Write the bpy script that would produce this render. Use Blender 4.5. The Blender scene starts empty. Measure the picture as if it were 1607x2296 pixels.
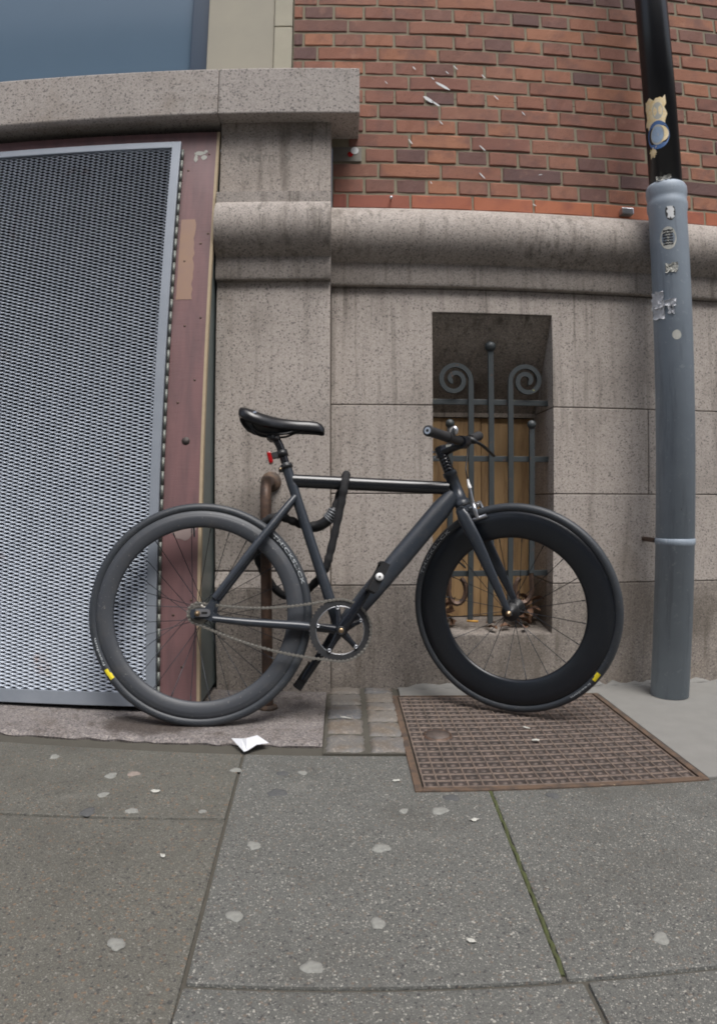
import bpy, bmesh, math, random
from mathutils import Vector, Matrix
R = math.radians
random.seed(7)
sc = bpy.context.scene
col = sc.collection

# ------------------------------------------------------------------ camera
CAM_H, F_PX, K1 = 0.707, 1430.0, 0.88e-7          # lens: focal length and barrel distortion, for a 1607 px wide frame
cam = bpy.data.cameras.new('camera')
cam_o = bpy.data.objects.new('camera', cam); col.objects.link(cam_o)
cam_o.location = (0, 0, CAM_H)
cam_o.rotation_euler = (R(90) - 0.020, 0, -0.024)
cam.clip_start, cam.clip_end = 0.02, 400
cam.sensor_fit = 'HORIZONTAL'; cam.sensor_width = 36.0
cam.lens = 36.0 * F_PX / 1607
def fit_poly():
    # angle from the axis as a polynomial of the sensor radius (mm), least squares
    mm = 36.0 / 1607
    n = 4
    A = [[0.0]*n for _ in range(n)]; b = [0.0]*n
    for i in range(1, 141):
        r = 10.0*i; th = math.atan(r*(1 + K1*r*r)/F_PX); x = r*mm
        for p in range(n):
            b[p] += th*x**(p+1)
            for q in range(n): A[p][q] += x**(p+q+2)
    for i in range(n):
        piv = A[i][i]
        for j in range(i, n): A[i][j] /= piv
        b[i] /= piv
        for k in range(n):
            if k != i:
                f = A[k][i]
                for j in range(i, n): A[k][j] -= f*A[i][j]
                b[k] -= f*b[i]
    return b
cam.type = 'PANO'
cam.panorama_type = 'FISHEYE_LENS_POLYNOMIAL'
k1, k2, k3, k4 = fit_poly()
cam.fisheye_fov = R(150)
cam.fisheye_polynomial_k0 = 0.0
cam.fisheye_polynomial_k1 = -k1
cam.fisheye_polynomial_k2 = -k2
cam.fisheye_polynomial_k3 = -k3
cam.fisheye_polynomial_k4 = -k4
sc.camera = cam_o
sc.cycles.filter_width = 1.9

# ------------------------------------------------------------------ sky, sun, exposure (overcast day)
SUN_EL, SUN_AZ = R(64), math.atan2(0.35, -0.94)
w = bpy.data.worlds.new('World'); sc.world = w; w.use_nodes = True
nt = w.node_tree; bg = nt.nodes['Background']
sky = nt.nodes.new('ShaderNodeTexSky'); sky.sky_type = 'NISHITA'; sky.sun_disc = False
sky.sun_elevation = SUN_EL; sky.sun_rotation = SUN_AZ; sky.dust_density = 4.0; sky.air_density = 1.0
hs = nt.nodes.new('ShaderNodeHueSaturation'); hs.inputs['Saturation'].default_value = 0.62
nt.links.new(sky.outputs[0], hs.inputs['Color']); nt.links.new(hs.outputs[0], bg.inputs['Color'])
bg.inputs['Strength'].default_value = 0.10
sun = bpy.data.lights.new('sun', 'SUN'); sun.energy = 1.5; sun.angle = R(30); sun.color = (1.0, 0.99, 0.98)
sun_o = bpy.data.objects.new('sun', sun); col.objects.link(sun_o)
sd = Vector((math.sin(SUN_AZ)*math.cos(SUN_EL), math.cos(SUN_AZ)*math.cos(SUN_EL), math.sin(SUN_EL)))
sun_o.rotation_euler = (-sd).to_track_quat('-Z', 'Y').to_euler(); sun_o.location = sd*20
vs = sc.view_settings
sc.display_settings.display_device = 'sRGB'
vs.view_transform = 'Standard'; vs.look = 'None'; vs.exposure = 1.0; vs.gamma = 1.0; vs.use_curve_mapping = False

# ------------------------------------------------------------------ material helpers
def srgb(r, g, b):
    f = lambda c: (c/255/12.92) if c/255 <= 0.04045 else ((c/255+0.055)/1.055)**2.4
    return (f(r), f(g), f(b), 1)
class Mat:
    def __init__(s, name, rough=0.6, metal=0.0, spec=0.5):
        s.m = bpy.data.materials.new(name); s.m.use_nodes = True
        s.t = s.m.node_tree; s.p = s.t.nodes['Principled BSDF']
        s.p.inputs['Roughness'].default_value = rough; s.p.inputs['Metallic'].default_value = metal
        s.p.inputs['Specular IOR Level'].default_value = spec
        s._c = None
    def n(s, typ, **kw):
        n = s.t.nodes.new('ShaderNode'+typ)
        for k, v in kw.items():
            if k in n.inputs.keys(): s.put(n.inputs[k], v)
            else: setattr(n, k, v)
        return n
    def put(s, sock, v):
        if isinstance(v, bpy.types.NodeSocket): s.t.links.new(v, sock)
        else: sock.default_value = v
    def co(s, rand=False):
        if s._c is None:
            tc = s.n('TexCoord').outputs['Object']
            if rand:
                oi = s.n('ObjectInfo')
                mm = s.n('VectorMath', operation='SCALE'); s.put(mm.inputs[0], (37.0, 11.0, 23.0)); s.put(mm.inputs['Scale'], oi.outputs['Random'])
                ad = s.n('VectorMath', operation='ADD'); s.put(ad.inputs[0], tc); s.put(ad.inputs[1], mm.outputs[0]); tc = ad.outputs[0]
            s._c = tc
        return s._c
    def rnd(s): return s.n('ObjectInfo').outputs['Random']
    def noise(s, scale, detail=3.0, rough=0.55, stretch=None, dist=0.0):
        v = s.co()
        if stretch:
            mp = s.n('Mapping'); s.put(mp.inputs['Vector'], v); mp.inputs['Scale'].default_value = stretch; v = mp.outputs[0]
        n = s.n('TexNoise'); s.put(n.inputs['Vector'], v); n.inputs['Scale'].default_value = scale
        n.inputs['Detail'].default_value = detail; n.inputs['Roughness'].default_value = rough; n.inputs['Distortion'].default_value = dist
        return n.outputs['Fac']
    def voro(s, scale, out='Color', feature='F1', rnd=1.0):
        n = s.n('TexVoronoi'); s.put(n.inputs['Vector'], s.co()); n.inputs['Scale'].default_value = scale; n.feature = feature
        n.inputs['Randomness'].default_value = rnd
        return n.outputs[out]
    def chan(s, c, i=0):
        n = s.n('SeparateColor'); s.put(n.inputs[0], c); return n.outputs[i]
    def ramp(s, f, *stops, interp='LINEAR'):
        n = s.n('ValToRGB'); s.put(n.inputs[0], f); e = n.color_ramp.elements; n.color_ramp.interpolation = interp
        while len(e) < len(stops): e.new(0.5)
        for el, (p, c) in zip(e, stops):
            el.position = p; el.color = c if len(c) == 4 else (*c, 1)
        return n.outputs[0]
    def step(s, f, a, b):
        n = s.n('MapRange', interpolation_type='SMOOTHSTEP'); s.put(n.inputs['Value'], f)
        n.inputs['From Min'].default_value = a; n.inputs['From Max'].default_value = b
        return n.outputs[0]
    def mul(s, a, b, op='MULTIPLY'):
        n = s.n('Math', operation=op); s.put(n.inputs[0], a); s.put(n.inputs[1], b); return n.outputs[0]
    def mix(s, f, a, b, blend='MIX'):
        n = s.n('Mix', data_type='RGBA', blend_type=blend); s.put(n.inputs[0], f); s.put(n.inputs[6], a); s.put(n.inputs[7], b)
        return n.outputs[2]
    def color(s, c): s.put(s.p.inputs['Base Color'], c); return s
    def rough(s, v): s.put(s.p.inputs['Roughness'], v); return s
    def bump(s, h, strength=0.3, dist=0.002):
        n = s.n('Bump'); s.put(n.inputs['Height'], h); n.inputs['Strength'].default_value = strength; n.inputs['Distance'].default_value = dist
        s.put(s.p.inputs['Normal'], n.outputs[0]); return s

def granite(name, a, b, dark=0.35, streak=0.35, rnd=False, spotscale=260, grime=srgb(88, 81, 73), drips=0.0):
    m = Mat(name, 0.75, spec=0.3); m.co(rnd)
    grain = m.chan(m.voro(spotscale)); grain2 = m.chan(m.voro(spotscale*0.8), 1)
    base = m.mix(m.noise(6, 4), a, b)
    base = m.mix(m.mul(m.step(grain, 0.55, 0.95), 0.36), base, srgb(192, 182, 172))
    base = m.mix(m.mul(m.step(grain, 0.40, 0.05), 0.38), base, srgb(104, 97, 93))
    base = m.mix(m.mul(m.step(grain2, 0.90, 0.95), dark*1.7), base, srgb(50, 51, 54))
    st = m.mul(m.step(m.noise(5, 5, 0.6, (4.5, 4.5, 0.45)), 0.50, 0.74), streak)
    base = m.mix(st, base, grime)
    base = m.mix(m.mul(m.step(m.noise(1.4, 7, 0.7, None, 0.8), 0.55, 0.70), 0.38), base, srgb(122, 110, 96))
    blot = m.mul(m.step(m.noise(2.3, 6, 0.62), 0.50, 0.72), streak*0.9)
    base = m.mix(blot, base, grime)
    if drips:
        dr = m.mul(m.step(m.noise(3.2, 5, 0.7, (11, 11, 0.32)), 0.52, 0.66), m.step(m.noise(2.6, 3, 0.5), 0.40, 0.56))
        base = m.mix(m.mul(dr, drips), base, srgb(82, 76, 68))
    base = m.mix(1.0, base, m.ramp(m.rnd(), (0.0, (0.90, 0.90, 0.905)), (0.5, (1.0, 0.995, 0.99)), (1.0, (1.06, 1.05, 1.04))), 'MULTIPLY')
    m.color(base)
    m.bump(m.mul(m.noise(140, 3), m.noise(500, 2), 'ADD'), 0.35, 0.0025)
    return m.m
GR = granite('granite', srgb(178, 170, 163), srgb(162, 154, 147), drips=0.22)
GR_K = granite('granite_streaked', srgb(176, 168, 161), srgb(160, 152, 145), drips=0.5)
GR_R = granite('granite_weathered', srgb(174, 166, 159), srgb(145, 137, 129), 0.3, 0.6, drips=0.55)
GR_L = granite('granite_ledge', srgb(176, 169, 163), srgb(162, 155, 149), 0.34, 0.2, spotscale=230)
GR_D = granite('granite_dirty', srgb(146, 139, 132), srgb(124, 117, 110), 0.35, 0.6, grime=srgb(78, 71, 62), drips=0.3)
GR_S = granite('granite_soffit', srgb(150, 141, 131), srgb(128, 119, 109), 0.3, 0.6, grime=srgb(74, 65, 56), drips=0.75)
def damp_patch(m_, cx, cy, rx, ry, c):
    # an irregular damp stain lying on the stone at one place
    m = Mat.__new__(Mat); m.m = m_; m.t = m_.node_tree; m.p = m.t.nodes['Principled BSDF']; m._c = None
    tc = m.co(); mp = m.n('Mapping'); m.put(mp.inputs['Vector'], tc); mp.inputs['Location'].default_value = (-cx/rx, -cy/ry, 0); mp.inputs['Scale'].default_value = (1/rx, 1/ry, 0)
    ln = m.n('VectorMath', operation='LENGTH'); m.put(ln.inputs[0], mp.outputs[0])
    f = m.mul(ln.outputs['Value'], m.mul(m.noise(16, 6, 0.7), 1.4), 'ADD')
    old = m.p.inputs['Base Color'].links[0].from_socket
    m.color(m.mix(m.mul(m.mul(1.0, m.step(f, 1.35, 1.85), 'SUBTRACT'), 0.75), old, c))
GR_T = granite('granite_threshold', srgb(122, 117, 116), srgb(100, 95, 93), 0.4, 0.6, grime=srgb(66, 56, 48))
def mat_sett():
    m = Mat('sett_stone', 0.7); m.co(True)
    c = m.ramp(m.rnd(), (0, srgb(96, 95, 93)), (0.5, srgb(108, 102, 95)), (1, srgb(88, 89, 91)))
    c = m.mix(m.mul(m.step(m.noise(11, 5), 0.45, 0.7), 0.7), c, srgb(98, 86, 72))
    c = m.mix(m.mul(m.step(m.chan(m.voro(220)), 0.7, 0.98), 0.35), c, srgb(150, 140, 128))
    m.color(c); m.bump(m.noise(60, 5), 0.5, 0.004); return m.m
damp_patch(GR_T, -0.60, 1.90, 0.17, 0.09, srgb(52, 44, 38))
SETT = mat_sett()
def slab(name, a, b, spec_orange, white):
    m = Mat(name, 0.72, spec=0.35); m.co(False)
    v1 = m.voro(340); v2 = m.voro(230); v3 = m.voro(560)
    base = m.mix(m.noise(3.0, 5), a, b)
    base = m.mix(m.mul(m.step(m.chan(v3), 0.6, 0.95), 0.30), base, srgb(132, 129, 122))
    base = m.mix(m.mul(m.step(m.chan(v3, 1), 0.65, 0.95), 0.5), base, srgb(52, 52, 52))
    base = m.mix(m.mul(m.step(m.chan(v1), 0.962, 0.985), white), base, srgb(168, 166, 157))
    base = m.mix(m.mul(m.step(m.chan(m.voro(620)), 0.93, 0.97), white*0.8), base, srgb(170, 168, 160))
    base = m.mix(m.mul(m.step(m.chan(v2, 1), 0.94, 0.97), spec_orange), base, srgb(120, 96, 76))
    base = m.mix(m.mul(m.step(m.chan(v2, 2), 0.94, 0.97), 0.7), base, srgb(50, 50, 52))
    base = m.mix(m.mul(m.step(m.noise(2.1, 7, 0.68), 0.46, 0.70), 0.42), base, srgb(70, 68, 63))
    base = m.mix(m.mul(m.step(m.noise(4.5, 6, 0.7, (1, 1, 1), 0.6), 0.56, 0.72), 0.30), base, srgb(126, 124, 118))
    m.color(base)
    m.bump(m.mul(m.chan(v1), m.noise(160, 3), 'ADD'), 0.35, 0.0025)
    m.rough(m.ramp(m.noise(9, 3), (0.3, (0.55,)*3), (0.7, (0.8,)*3)))
    return m.m
SLAB_G = slab('paving_grey', srgb(95, 96, 93), srgb(82, 83, 80), 0.3, 0.72)
SLAB_B = slab('paving_olive', srgb(92, 91, 84), srgb(83, 82, 76), 0.6, 0.35)
def plain(name, c, rough=0.6, metal=0.0, var=0.15, scale=20, bump=0.1, c2=None, spec=0.5):
    m = Mat(name, rough, metal, spec)
    c2 = c2 or tuple(x*(1-var) for x in c[:3])+(1,)
    m.color(m.mix(m.noise(scale, 4), c, c2))
    if bump: m.bump(m.noise(scale*8, 3), bump, 0.001)
    return m.m
BED = plain('joint_fill', srgb(78, 75, 67), 0.9, var=0.3, scale=40, bump=0.6)
MORTAR = plain('mortar', srgb(142, 134, 114), 0.9, var=0.3, scale=30, bump=0.6)
JOINT = plain('stone_joint', srgb(104, 95, 82), 0.9, var=0.3, scale=30)
CONCRETE = plain('concrete_apron', srgb(126, 125, 121), 0.85, var=0.25, scale=14, bump=0.5)
ASPHALT = plain('asphalt', (0.05, 0.05, 0.052, 1), 0.85, var=0.3, scale=60, bump=0.6)
MOSS = plain('moss', srgb(74, 84, 42), 0.95, scale=60, bump=0.8, c2=srgb(58, 58, 42))
def mat_brick():
    m = Mat('brick', 0.8, spec=0.25); m.co(True)
    c = m.ramp(m.rnd(), (0.0, srgb(160, 112, 88)), (0.22, srgb(147, 102, 84)), (0.45, srgb(132, 93, 82)), (0.65, srgb(150, 107, 89)), (0.85, srgb(114, 86, 80)), (1.0, srgb(101, 80, 78)))
    c = m.mix(m.mul(m.step(m.noise(9, 5, 0.6), 0.45, 0.72), 0.75), c, srgb(112, 84, 78))
    c = m.mix(m.mul(m.step(m.noise(13, 4), 0.60, 0.78), 0.35), c, srgb(184, 142, 120))
    c = m.mix(m.mul(m.step(m.noise(60, 4), 0.62, 0.75), 0.35), c, srgb(80, 56, 50))
    m.color(c); m.bump(m.mul(m.noise(70, 5), m.noise(260, 3), 'ADD'), 0.45, 0.003); return m.m
BRICK = mat_brick()
def mat_brick2():
    m = Mat('brick_red', 0.7, spec=0.3); m.co(True)
    c = m.ramp(m.rnd(), (0, srgb(156, 92, 70)), (0.5, srgb(172, 106, 76)), (1, srgb(132, 78, 68)))
    c = m.mix(m.mul(m.step(m.noise(12, 4), 0.45, 0.75), 0.6), c, srgb(128, 78, 68))
    m.color(c); m.bump(m.noise(120, 4), 0.3, 0.002); return m.m
BRICK2 = mat_brick2()
def mat_ply():
    m = Mat('film_plywood', 0.55)
    g = m.noise(3, 5, 0.6, (9, 1, 1.2), 0.4)
    c = m.mix(m.step(g, 0.35, 0.7), srgb(118, 87, 87), srgb(102, 78, 79))
    c = m.mix(m.mul(m.step(m.noise(1.8, 4), 0.5, 0.72), 0.5), c, srgb(130, 108, 110))
    c = m.mix(m.mul(m.step(m.noise(30, 4, 0.6, (0.4, 1, 3.5)), 0.66, 0.74), 0.5), c, srgb(70, 48, 46))
    m.color(c); m.bump(m.noise(40, 4, 0.6, (0.4, 1, 4)), 0.3, 0.002); return m.m
PLY = mat_ply()
PLY_EDGE = plain('plywood_edge', srgb(178, 160, 132), 0.8, var=0.3, scale=50)
OCHRE = plain('ochre_patch', srgb(154, 124, 94), 0.6, scale=12, c2=srgb(134, 108, 104))
GREEN = plain('green_grey_paint', srgb(104, 114, 112), 0.4, scale=12, c2=srgb(86, 94, 92))
def mat_galv(name, a, b, rough=0.42, metal=0.75, rust=0.5):
    m = Mat(name, rough, metal)
    c = m.mix(m.noise(14, 4), a, b)
    c = m.mix(m.mul(m.step(m.noise(5, 6, 0.65), 0.62, 0.72), rust), c, srgb(138, 92, 56))
    m.color(c); return m.m
GALV = mat_galv('galvanised_steel', srgb(150, 156, 164), srgb(132, 139, 148), 0.45, 0.3, 0.15)
MESH_M = mat_galv('galvanised_mesh', srgb(200, 207, 217), srgb(168, 176, 187), 0.42, 0.2, 0.5)
SLEEVE = mat_galv('zinc_sleeve', srgb(154, 165, 176), srgb(130, 142, 154), 0.55, 0.1, 0.04)
BLACKPIPE = plain('black_pipe_paint', srgb(40, 41, 44), 0.28, var=0.35, scale=16, bump=0.15)
def mat_sleeve():
    m = Mat('zinc_sleeve', 0.55, 0.1)
    c = m.mix(m.noise(9, 5), srgb(154, 165, 176), srgb(132, 143, 154))
    c = m.mix(m.mul(m.step(m.noise(5, 6, 0.7, (6, 6, 0.5)), 0.52, 0.68), 0.5), c, srgb(112, 120, 128))
    c = m.mix(m.mul(m.step(m.noise(38, 5, 0.7), 0.60, 0.68), 0.45), c, srgb(178, 186, 194))
    c = m.mix(m.mul(m.step(m.noise(26, 5, 0.7), 0.68, 0.74), 0.6), c, srgb(94, 92, 88))
    m.color(c); m.bump(m.noise(50, 4), 0.25, 0.002); return m.m
SLEEVE = mat_sleeve()
def mat_iron():
    m = Mat('painted_iron', 0.5)
    c = m.mix(m.noise(24, 4), srgb(62, 68, 70), srgb(50, 55, 57))
    c = m.mix(m.mul(m.step(m.noise(55, 4), 0.66, 0.72), 0.7), c, srgb(104, 72, 54))
    c = m.mix(m.mul(m.step(m.noise(70, 2), 0.74, 0.78), 0.8), c, srgb(176, 176, 110))
    m.color(c); m.bump(m.noise(90, 4), 0.4, 0.002); return m.m
IRON = mat_iron()
def mat_rust(name, a, b, rough=0.75, metal=0.2):
    m = Mat(name, rough, metal)
    m.color(m.mix(m.step(m.noise(30, 5, 0.65), 0.4, 0.65), a, b)); m.bump(m.noise(80, 4), 0.5, 0.002); return m.m
RUST = mat_rust('rusty_steel', srgb(96, 76, 64), srgb(70, 58, 52), 0.55, 0.4)
RUST2 = mat_rust('orange_rust', srgb(98, 80, 66), srgb(74, 64, 57))
HATCH = mat_rust('cast_iron_plate', srgb(70, 62, 59), srgb(54, 49, 47), 0.6, 0.25)
HATCH_R = mat_rust('worn_iron_rib', srgb(118, 104, 94), srgb(96, 86, 79), 0.6, 0.2)
HATCH_D = mat_rust('cast_iron_stud', srgb(98, 87, 81), srgb(76, 68, 64), 0.6, 0.25)
def mat_board():
    m = Mat('pine_board', 0.65); m.co(True)
    g = m.noise(5, 5, 0.6, (7, 1, 0.8), 0.8)
    c = m.ramp(g, (0.3, srgb(180, 149, 108)), (0.5, srgb(168, 137, 97)), (0.62, srgb(140, 111, 78)), (0.75, srgb(186, 156, 116)))
    c = m.mix(m.mul(m.step(m.noise(2.2, 4), 0.55, 0.75), 0.5), c, srgb(150, 120, 84))
    m.color(c); return m.m
BOARD = mat_board()
def mat_black(name, c, rough, dust=0.2, spec=0.5, scale=30):
    m = Mat(name, rough, 0.0, spec)
    k = m.mix(m.mul(m.step(m.noise(scale, 5, 0.65), 0.5, 0.75), dust), c, srgb(96, 92, 86))
    k = m.mix(m.mul(m.step(m.noise(scale*9, 3), 0.68, 0.72), min(dust*2.2, 0.35)), k, srgb(170, 165, 156))
    m.color(k); return m.m
FRAME = mat_black('matt_black_frame', srgb(46, 51, 58), 0.31, 0.18)
RIM_R = mat_black('dusty_black_rim', srgb(58, 61, 66), 0.5, 0.22, scale=14)
RIM_F = mat_black('black_rim', srgb(23, 27, 33), 0.33, 0.04)
TYRE = mat_black('tyre_rubber', srgb(46, 50, 55), 0.5, 0.14, scale=18)
BLACK = mat_black('black_plastic', srgb(26, 27, 29), 0.45, 0.08)
GRIP = mat_black('grip_rubber', srgb(40, 40, 42), 0.75, 0.10)
LEATHER = mat_black('black_leatherette', srgb(22, 23, 26), 0.3, 0.03)
FABRIC = mat_black('black_fabric_sleeve', srgb(26, 26, 28), 0.85, 0.06)
SPOKE = plain('dark_spoke', srgb(52, 55, 60), 0.4, 0.6, bump=0)
def metal(name, c, rough=0.3, m=0.9): return plain(name, c, rough, m, var=0.25, scale=60, bump=0.05)
SILVER = metal('silver_alloy', srgb(198, 200, 204), 0.3)
STEEL = metal('chain_steel', srgb(134, 131, 124), 0.42, 0.55)
BRASS = metal('rusty_nut', srgb(166, 144, 116), 0.35)
WHITECAP = plain('white_cap', srgb(222, 222, 220), 0.4, bump=0)
RED = plain('red_lens', srgb(150, 20, 24), 0.15, bump=0)
YELLOW = plain('yellow_label', srgb(226, 206, 40), 0.6, bump=0, var=0.08)
LETTER = plain('tyre_print', srgb(204, 209, 212), 0.7, bump=0, var=0.4, scale=120)
PAPER = plain('white_paper', srgb(204, 206, 210), 0.85, var=0.12, bump=0.1)
PAPER_OLD = plain('weathered_paper', srgb(182, 182, 174), 0.85, var=0.25, scale=60, bump=0.4)
STICK_Y = plain('yellow_sticker_print', srgb(214, 176, 78), 0.6, c2=srgb(226, 222, 204), scale=90, bump=0.2)
STICK_B = plain('blue_sticker_print', srgb(64, 104, 158), 0.5, var=0.25, scale=80, bump=0)
STICK_P = plain('pale_blue_print', srgb(150, 172, 196), 0.6, var=0.3, scale=120, bump=0)
INK = plain('black_ink', srgb(30, 32, 36), 0.7, bump=0)
GUM = plain('chewing_gum', srgb(146, 147, 141), 0.85, scale=110, c2=srgb(104, 104, 100), bump=0.7)
GUM_P = plain('pink_chewing_gum', srgb(150, 137, 128), 0.85, scale=110, c2=srgb(112, 104, 98), bump=0.7)
GUM_D = plain('old_chewing_gum', srgb(66, 68, 71), 0.85, scale=110, c2=srgb(88, 88, 86), bump=0.7)
LEAF = plain('dry_leaf', srgb(112, 82, 60), 0.8, scale=30, c2=srgb(70, 50, 38))
BUTT = plain('orange_filter', srgb(200, 150, 70), 0.8)
CREAM = plain('cream_stone', srgb(164, 158, 142), 0.8, scale=6, c2=srgb(146, 142, 130), bump=0.3)
CREAM2 = plain('pale_cream_stone', srgb(176, 170, 152), 0.8, scale=9, c2=srgb(150, 146, 130), bump=0.3)
BLUEFRAME = plain('blue_frame_paint', srgb(48, 66, 86), 0.35, var=0.15, scale=8)
BLUEPANE = plain('blue_grey_glass', srgb(92, 112, 130), 0.12, var=0.12, scale=3, bump=0)
PLATE = plain('grey_steel_plate', srgb(122, 118, 110), 0.5, 0.3, scale=20, var=0.3)
WHITEPAINT = plain('white_paint_splash', srgb(214, 216, 216), 0.6, bump=0)
DARK = plain('shade_black', srgb(16, 15, 14), 0.9, bump=0)  # near-black stands in for shade in gaps, recesses and the axle slot
GRAFF = plain('faint_marker_ink', srgb(108, 102, 95), 0.8, scale=60, c2=srgb(156, 150, 142), bump=0)

# ------------------------------------------------------------------ mesh helpers
class MB:
    def __init__(s): s.v = []; s.f = []; s.sm = []
    def add(s, vs, fs, smooth=False):
        o = len(s.v); s.v += [tuple(v) for v in vs]
        for f in fs: s.f.append(tuple(i+o for i in f)); s.sm.append(smooth)
        return s
    def box(s, x0, x1, y0, y1, z0, z1, mat=None):
        vs = [(x, y, z) for z in (z0, z1) for y in (y0, y1) for x in (x0, x1)]
        if mat: vs = [mat @ Vector(v) for v in vs]
        return s.add(vs, [(0, 2, 3, 1), (4, 5, 7, 6), (0, 1, 5, 4), (2, 6, 7, 3), (0, 4, 6, 2), (1, 3, 7, 5)])
    def prism(s, poly, axis, a, b):
        # poly in the two other axes (in order), extruded along axis from a to b
        n = len(poly)
        def p(q, h):
            q = list(q); q.insert('xyz'.index(axis), h); return tuple(q)
        vs = [p(q, a) for q in poly]+[p(q, b) for q in poly]
        return s.add(vs, [tuple(range(n))[::-1], tuple(range(n, 2*n))]+[(i, (i+1) % n, n+(i+1) % n, n+i) for i in range(n)])
    def tube(s, pts, rad, n=10, side=None, ratio=1.0, closed=False, caps=True, smooth=True):
        # swept tube; rad a number or a list; side: fixed vector for the second axis, whose radius is rad*ratio
        P = [Vector(p) for p in pts]; m = len(P)
        if not hasattr(rad, '__len__'): rad = [rad]*m
        if not hasattr(ratio, '__len__'): ratio = [ratio]*m
        rings = []; ref = None
        for i in range(m):
            if closed: t = (P[(i+1) % m]-P[i-1])
            else: t = P[min(i+1, m-1)]-P[max(i-1, 0)]
            t.normalize()
            if side is not None:
                b = Vector(side); b -= t*b.dot(t); b.normalize()
            else:
                if ref is None:
                    ref = Vector((0, 0, 1)) if abs(t.z) < 0.9 else Vector((1, 0, 0))
                b = ref-t*ref.dot(t); b.normalize(); ref = b
            a = b.cross(t)
            rings.append([P[i]+a*(rad[i]*math.cos(2*math.pi*k/n))+b*(rad[i]*ratio[i]*math.sin(2*math.pi*k/n)) for k in range(n)])
        vs = [v for r_ in rings for v in r_]; fs = []
        for i in range(m if closed else m-1):
            j = (i+1) % m
            for k in range(n): fs.append((i*n+k, i*n+(k+1) % n, j*n+(k+1) % n, j*n+k))
        s.add(vs, fs, smooth)
        if caps and not closed:
            s.add(rings[0], [tuple(range(n))[::-1]]); s.add(rings[-1], [tuple(range(n))])
        return s
    def lathe(s, prof, n=48, org=(0, 0, 0), closed=True, smooth=True, axis='y'):
        # prof: (radius, height along axis)
        vs = []; m = len(prof)
        for k in range(n):
            c, q = math.cos(2*math.pi*k/n), math.sin(2*math.pi*k/n)
            for r_, h in prof:
                p = (r_*c, h, r_*q) if axis == 'y' else (r_*c, r_*q, h) if axis == 'z' else (h, r_*c, r_*q)
                vs.append((org[0]+p[0], org[1]+p[1], org[2]+p[2]))
        fs = []
        for k in range(n):
            j = (k+1) % n
            for i in range(m if closed else m-1):
                i2 = (i+1) % m; fs.append((k*m+i, k*m+i2, j*m+i2, j*m+i))
        return s.add(vs, fs, smooth)
    def ball(s, c, r_, n=14, h=9, sq=(1, 1, 1)):
        vs = [(c[0], c[1], c[2]-r_*sq[2])]; fs = []
        for i in range(1, h):
            a = math.pi*i/h
            for k in range(n):
                b = 2*math.pi*k/n
                vs.append((c[0]+sq[0]*r_*math.sin(a)*math.cos(b), c[1]+sq[1]*r_*math.sin(a)*math.sin(b), c[2]-sq[2]*r_*math.cos(a)))
        vs.append((c[0], c[1], c[2]+r_*sq[2])); L = len(vs)-1
        for k in range(n):
            fs.append((0, 1+(k+1) % n, 1+k)); fs.append((L, L-n+k, L-n+(k+1) % n))
            for i in range(h-2): fs.append((1+i*n+k, 1+i*n+(k+1) % n, 1+(i+1)*n+(k+1) % n, 1+(i+1)*n+k))
        return s.add(vs, fs, True)
    def xf(s, M): s.v = [tuple(M @ Vector(v)) for v in s.v]; return s
    def mesh(s, name):
        me = bpy.data.meshes.new(name); me.from_pydata(s.v, [], s.f); me.update()
        me.polygons.foreach_set('use_smooth', s.sm)
        bm = bmesh.new(); bm.from_mesh(me); bmesh.ops.recalc_face_normals(bm, faces=bm.faces); bm.to_mesh(me); bm.free()
        return me
    def build(s, name, mat, parent=None, bevel=0, seg=2, **tags):
        me = s.mesh(name)
        if bevel:
            bm = bmesh.new(); bm.from_mesh(me)
            ed = [e for e in bm.edges if len(e.link_faces) == 2 and e.calc_face_angle(0) > 0.5]
            bmesh.ops.bevel(bm, geom=ed, offset=bevel, segments=seg, affect='EDGES', profile=0.6); bm.to_mesh(me); bm.free()
        me.materials.append(mat)
        return link(name, me, parent, **tags)
def link(name, data, parent=None, **tags):
    o = bpy.data.objects.new(name, data); col.objects.link(o)
    if parent: o.parent = parent
    for k, v in tags.items(): o[k] = v
    return o
def thing(name, label, cat, loc=(0, 0, 0), rot=(0, 0, 0), group=None):
    o = link(name, None, label=label, category=cat); o.location = loc; o.rotation_euler = rot; o.empty_display_size = 0.1
    if group: o['group'] = group
    return o
def smoothcurve(pts, k=6, closed=False):
    P = [Vector(p) for p in pts]; n = len(P); out = []
    for i in range(n if closed else n-1):
        p0, p1, p2, p3 = (P[(i-1) % n], P[i], P[(i+1) % n], P[(i+2) % n]) if closed else (P[max(i-1, 0)], P[i], P[i+1], P[min(i+2, n-1)])
        for j in range(k):
            t = j/k
            out.append(0.5*((2*p1)+(p2-p0)*t+(2*p0-5*p1+4*p2-p3)*t*t+(3*p1-p0-3*p2+p3)*t**3))
    if not closed: out.append(P[-1])
    return out
def jitter(mb, amp, seed=0):
    rr = random.Random(seed); mb.v = [tuple(c+rr.uniform(-amp, amp) for c in v) for v in mb.v]; return mb
def text_mesh(body, size):
    cu = bpy.data.curves.new('lettering', 'FONT'); cu.body = body; cu.size = size; cu.resolution_u = 2
    o = bpy.data.objects.new('lettering', cu); col.objects.link(o)
    dg = bpy.context.evaluated_depsgraph_get(); dg.update()
    me = o.evaluated_get(dg).to_mesh()
    vs = [tuple(v.co) for v in me.vertices]; fs = [tuple(p.vertices) for p in me.polygons]
    o.evaluated_get(dg).to_mesh_clear()
    bpy.data.objects.remove(o); bpy.data.curves.remove(cu)
    return vs, fs

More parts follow.
